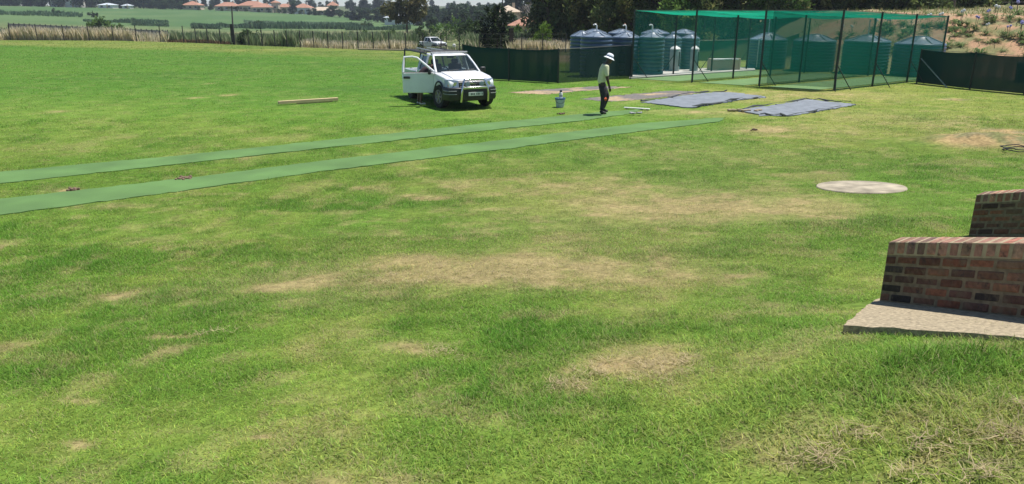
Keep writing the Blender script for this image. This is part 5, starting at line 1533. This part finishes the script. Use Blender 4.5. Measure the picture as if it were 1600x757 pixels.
stalks('dry_grass', 'pale tall dry grass along the outside of the fence', [
    (-140, 262, .6, 7, 1.15, .10, STRAW, .25, 15000), (-140, 262, 5, 14, .9, .12, STRAW + REED, .25, 5000), (262, 360, .5, 2.0, .35, .09, [(.26, .17, .10), (.2, .14, .08)], .25, 1500),
    (470, 690, .5, 5, .75, .07, STRAW, .25, 5000), (690, 760, 3, 12, .8, .08, STRAW + REED, .25, 2500), (640, 735, .5, 46, .32, .10, REED + STRAW[2:], .25, 9000), (795, 905, .5, 22, .85, .08, STRAW, .22, 14000), (900, 1010, .5, 9, .5, .08, STRAW, .22, 3000)], 71)
stalks('reeds', 'grey green reeds and rank grass filling the vlei beyond the fence', [
    (262, 470, 1, 40, 1.15, .13, REED, .3, 12000), (440, 790, 4, 42, 1.45, .13, REED, .3, 20000), (-140, 262, 12, 48, .8, .16, REED + STRAW, .3, 6000), (760, 900, 14, 45, 1.2, .14, MID + REED, .3, 9000),
    (-140, 800, 125, 200, 1.0, .30, REED + STRAW[2:], .25, 14000)], 72)
stalks('reeds', 'dark band of tall reeds across the far wet ground', [
    (-140, 130, 285, 305, 1.5, .5, REEDD, .25, 3000), (130, 262, 250, 268, 1.2, .5, REEDD, .25, 1500), (205, 262, 238, 246, 1.8, .5, REEDD, .25, 1600), (298, 345, 232, 246, 2.2, .5, REEDD, .2, 2600), (345, 560, 240, 256, 1.9, .5, REEDD, .25, 5000),
    (540, 640, 228, 240, 1.8, .5, REEDD, .25, 2500), (380, 580, 262, 300, 1.2, .5, [(.26, .34, .20), (.22, .30, .17)], .2, 6000)], 73)

# ================================================================== plants on the earth bank
def leaf_tuft(n, L, w, col, seed, spread=.8):
    r_ = np.random.default_rng(seed); V, C = [], []
    for k in range(n):
        a = r_.uniform(0, 6.28); l = L * r_.uniform(.6, 1.15); el = r_.uniform(.5, 1.35); d = np.array([math.cos(a), math.sin(a), 0]); s = np.array([-math.sin(a), math.cos(a), 0]) * w * r_.uniform(.7, 1.3) / 2
        p0 = d * r_.uniform(0, .08); p1 = p0 + d * l * .45 * math.cos(el) + np.array([0, 0, l * .5 * math.sin(el)]); p2 = p1 + d * l * .5 * spread + np.array([0, 0, l * .12]); p3 = p2 + d * l * .2 - np.array([0, 0, l * .22])
        for q, z in ((p0, p1), (p1, p2)): V += [q - s, q + s, z + s, z - s]
        V += [p2 - s, p2 + s, p3 + s * .2, p3 - s * .2]
        c = np.array(col[r_.integers(0, len(col))]) * r_.uniform(.75, 1.3); C += [c] * 12
    return fast_mesh('leaves', np.array(V), np.full(len(V) // 4, 4), MAT['leaf'], np.array(C), 'lcol')
def flower(parent, x, y, h, mat):
    mb = MB().tube((x * .3, y * .3, 0), (x, y, h), .012, n=5); st = mb.build('stem', MAT['tankgreen'] if False else MAT['bark'], parent)
    rs = random.Random(int(x * 999)); f = MB()
    for k in range(46):
        d = Vector((rs.gauss(0, 1), rs.gauss(0, 1), rs.gauss(.2, 1))).normalized(); c = Vector((x, y, h)) + d * .052
        f.path([c - d * .05, c, c + d * .03], [.004, .013, .020], 4)
    f.build('flower_head', mat, parent)
AG = [(.10, .19, .06), (.14, .22, .075), (.17, .23, .085), (.22, .24, .10)]
def agap(label, mat, seed):
    t = thing('agapanthus', label, 'plant', (0, 0, 0), group='plants on the earth bank')
    leaf_tuft(34, .62, .05, AG, seed).parent = t
    if mat:
        for k in range(2): flower(t, random.uniform(-.2, .2), random.uniform(-.2, .2), random.uniform(.75, .95), mat)
    return t
kinds = [('low green tuft plant without flowers on the earth bank', None), ('white flowering agapanthus plant on the earth bank', MAT['fw']), ('lilac flowering agapanthus plant on the earth bank', MAT['fl'])]
pr = [agap(l, m, 60 + i) for i, (l, m) in enumerate(kinds)]
for i, (l, m) in enumerate(kinds): pr[i]['group'] = ('green plants on the earth bank', 'white agapanthus on the earth bank', 'lilac agapanthus on the earth bank')[i]
used2 = set()
FW = [(1499, 34, 1), (1553, 26, 1), (1424, 38, 1), (1391, 41, 1), (1385, 44, 1), (1365, 44, 1), (1470, 35, 1), (1523, 40, 2), (1543, 30, 2), (1589, 18, 2), (1574, 52, 2), (1595, 52, 2), (1602, 14, 1), (1612, 30, 2), (1450, 36, 1), (1330, 50, 1), (1312, 50, 1), (1630, 40, 2), (1540, 47, 1), (1578, 24, 2)]
spots = []
for px, py, k in FW: spots.append((px, py + 7, k))
rs = random.Random(12)
while len(spots) < 95:
    px, py = rs.uniform(1375, 1700), rs.uniform(24, 88)
    if py > 20 + (1480 - px) * .05: spots.append((px, py, 0))
for px, py, k in spots:
    p = at(px, py); q = p.x * .6 + p.y * .8
    if q < 41 or q > 62 or p.y > 75: continue
    place(pr[k], k not in used2, p + Vector((0, 0, -.02)), rs.uniform(0, 6.28), rs.uniform(.7, 1.1) * (1 if k else rs.uniform(.45, .95))); used2.add(k)
# farm fence and old posts on top of the bank
t = thing('bank_fence', 'dark wire fence on rough posts along the top of the earth bank', 'fence', (0, 0, 0)); pts = []
for px in range(1440, 1760, 26):
    p = pd(px, 66); MB().tube(p - Vector((0, 0, .2)), p + Vector((0, 0, 1.25)), .05, n=6).build('post', MAT['fpost'], t); pts.append(p)
for h in (.4, .8, 1.15):
    mb = MB()
    for a, b in zip(pts[:-1], pts[1:]): mb.tube(a + Vector((0, 0, h)), b + Vector((0, 0, h)), .010, n=4)
    mb.build('wire', MAT['wire'], t)
p = pd(1478, 60); t = thing('stump', 'dark stump standing on the grass at the top of the bank', 'stump', p)
MB().lathe([(.24, -.1), (.21, .15), (.20, .75), (.17, .8), (.001, .78)], 10).build('wood', MAT['bark'], t, smooth=20)
# weeds and dry tufts on the bank (stuff)
def bank_cover():
    r_ = np.random.default_rng(5); n = 26000
    x = r_.uniform(10, 62, n); y = r_.uniform(24, 74, n); q = x * .6 + y * .8
    k = (q > 40.5) & (q < 75) & (x > 9) & (px_of(x, y) < 1800) & (px_of(x, y) > 1250)
    x, y, q = x[k], y[k], q[k]; cl = fbm(x * .55, y * .55, 77, 4)
    pr_ = np.clip((cl - .44) * 7, .05, 1) * (1 - .0 * q); k = r_.random(len(x)) < np.where(q > 53, np.clip(pr_ * 1.5 + .3, 0, 1), pr_); x, y, q, cl = x[k], y[k], q[k], cl[k]; n = len(x)
    z = ground(x, y); qn = .35 * (fbm(x * .8, y * .8, 9, 4) - .45) * sstep(41.5, 46, q) * sstep(10, 17, x); z = z + qn
    L = r_.uniform(.10, .34, n); W = r_.uniform(.04, .09, n); az = r_.uniform(0, 6.28, n)
    sd = np.stack([np.cos(az), np.sin(az), 0 * az], 1) * (W / 2)[:, None]
    b = np.stack([x, y, z - .03], 1); tip = b + np.stack([r_.normal(0, .5, n) * L, r_.normal(0, .5, n) * L, L], 1)
    cols = np.array([(.16, .22, .07), (.20, .25, .085), (.30, .29, .13), (.38, .29, .16), (.12, .18, .06)])
    c = cols[r_.integers(0, 5, n)] * r_.uniform(.75, 1.3, n)[:, None]
    o = fast_mesh('weeds', np.stack([b - sd, b + sd, tip], 1).reshape(-1, 3), np.full(n, 3), MAT['leaf'], np.repeat(c, 3, 0), 'lcol')
    tag(o, 'low weeds and dry tufts covering the earth bank', 'weeds', kind='stuff')
bank_cover()
# ================================================================== the air: far things fade
def air():
    m = bpy.data.materials.new('air'); m.use_nodes = True; nt = m.node_tree
    nt.nodes.remove(nt.nodes['Principled BSDF'])
    v = nt.nodes.new('ShaderNodeVolumePrincipled')
    v.inputs['Color'].default_value = (.80, .88, 1.0, 1); v.inputs['Density'].default_value = .00028; v.inputs['Anisotropy'].default_value = .2
    nt.links.new(v.outputs[0], nt.nodes['Material Output'].inputs['Volume'])
    mb = MB().box((0, 900, 10), (12000, 4200, 46))
    o = mb.build('haze', m, smooth=0)
    tag(o, 'thin bluish haze over the far fields', 'haze', kind='stuff')
air()
#@@PART5
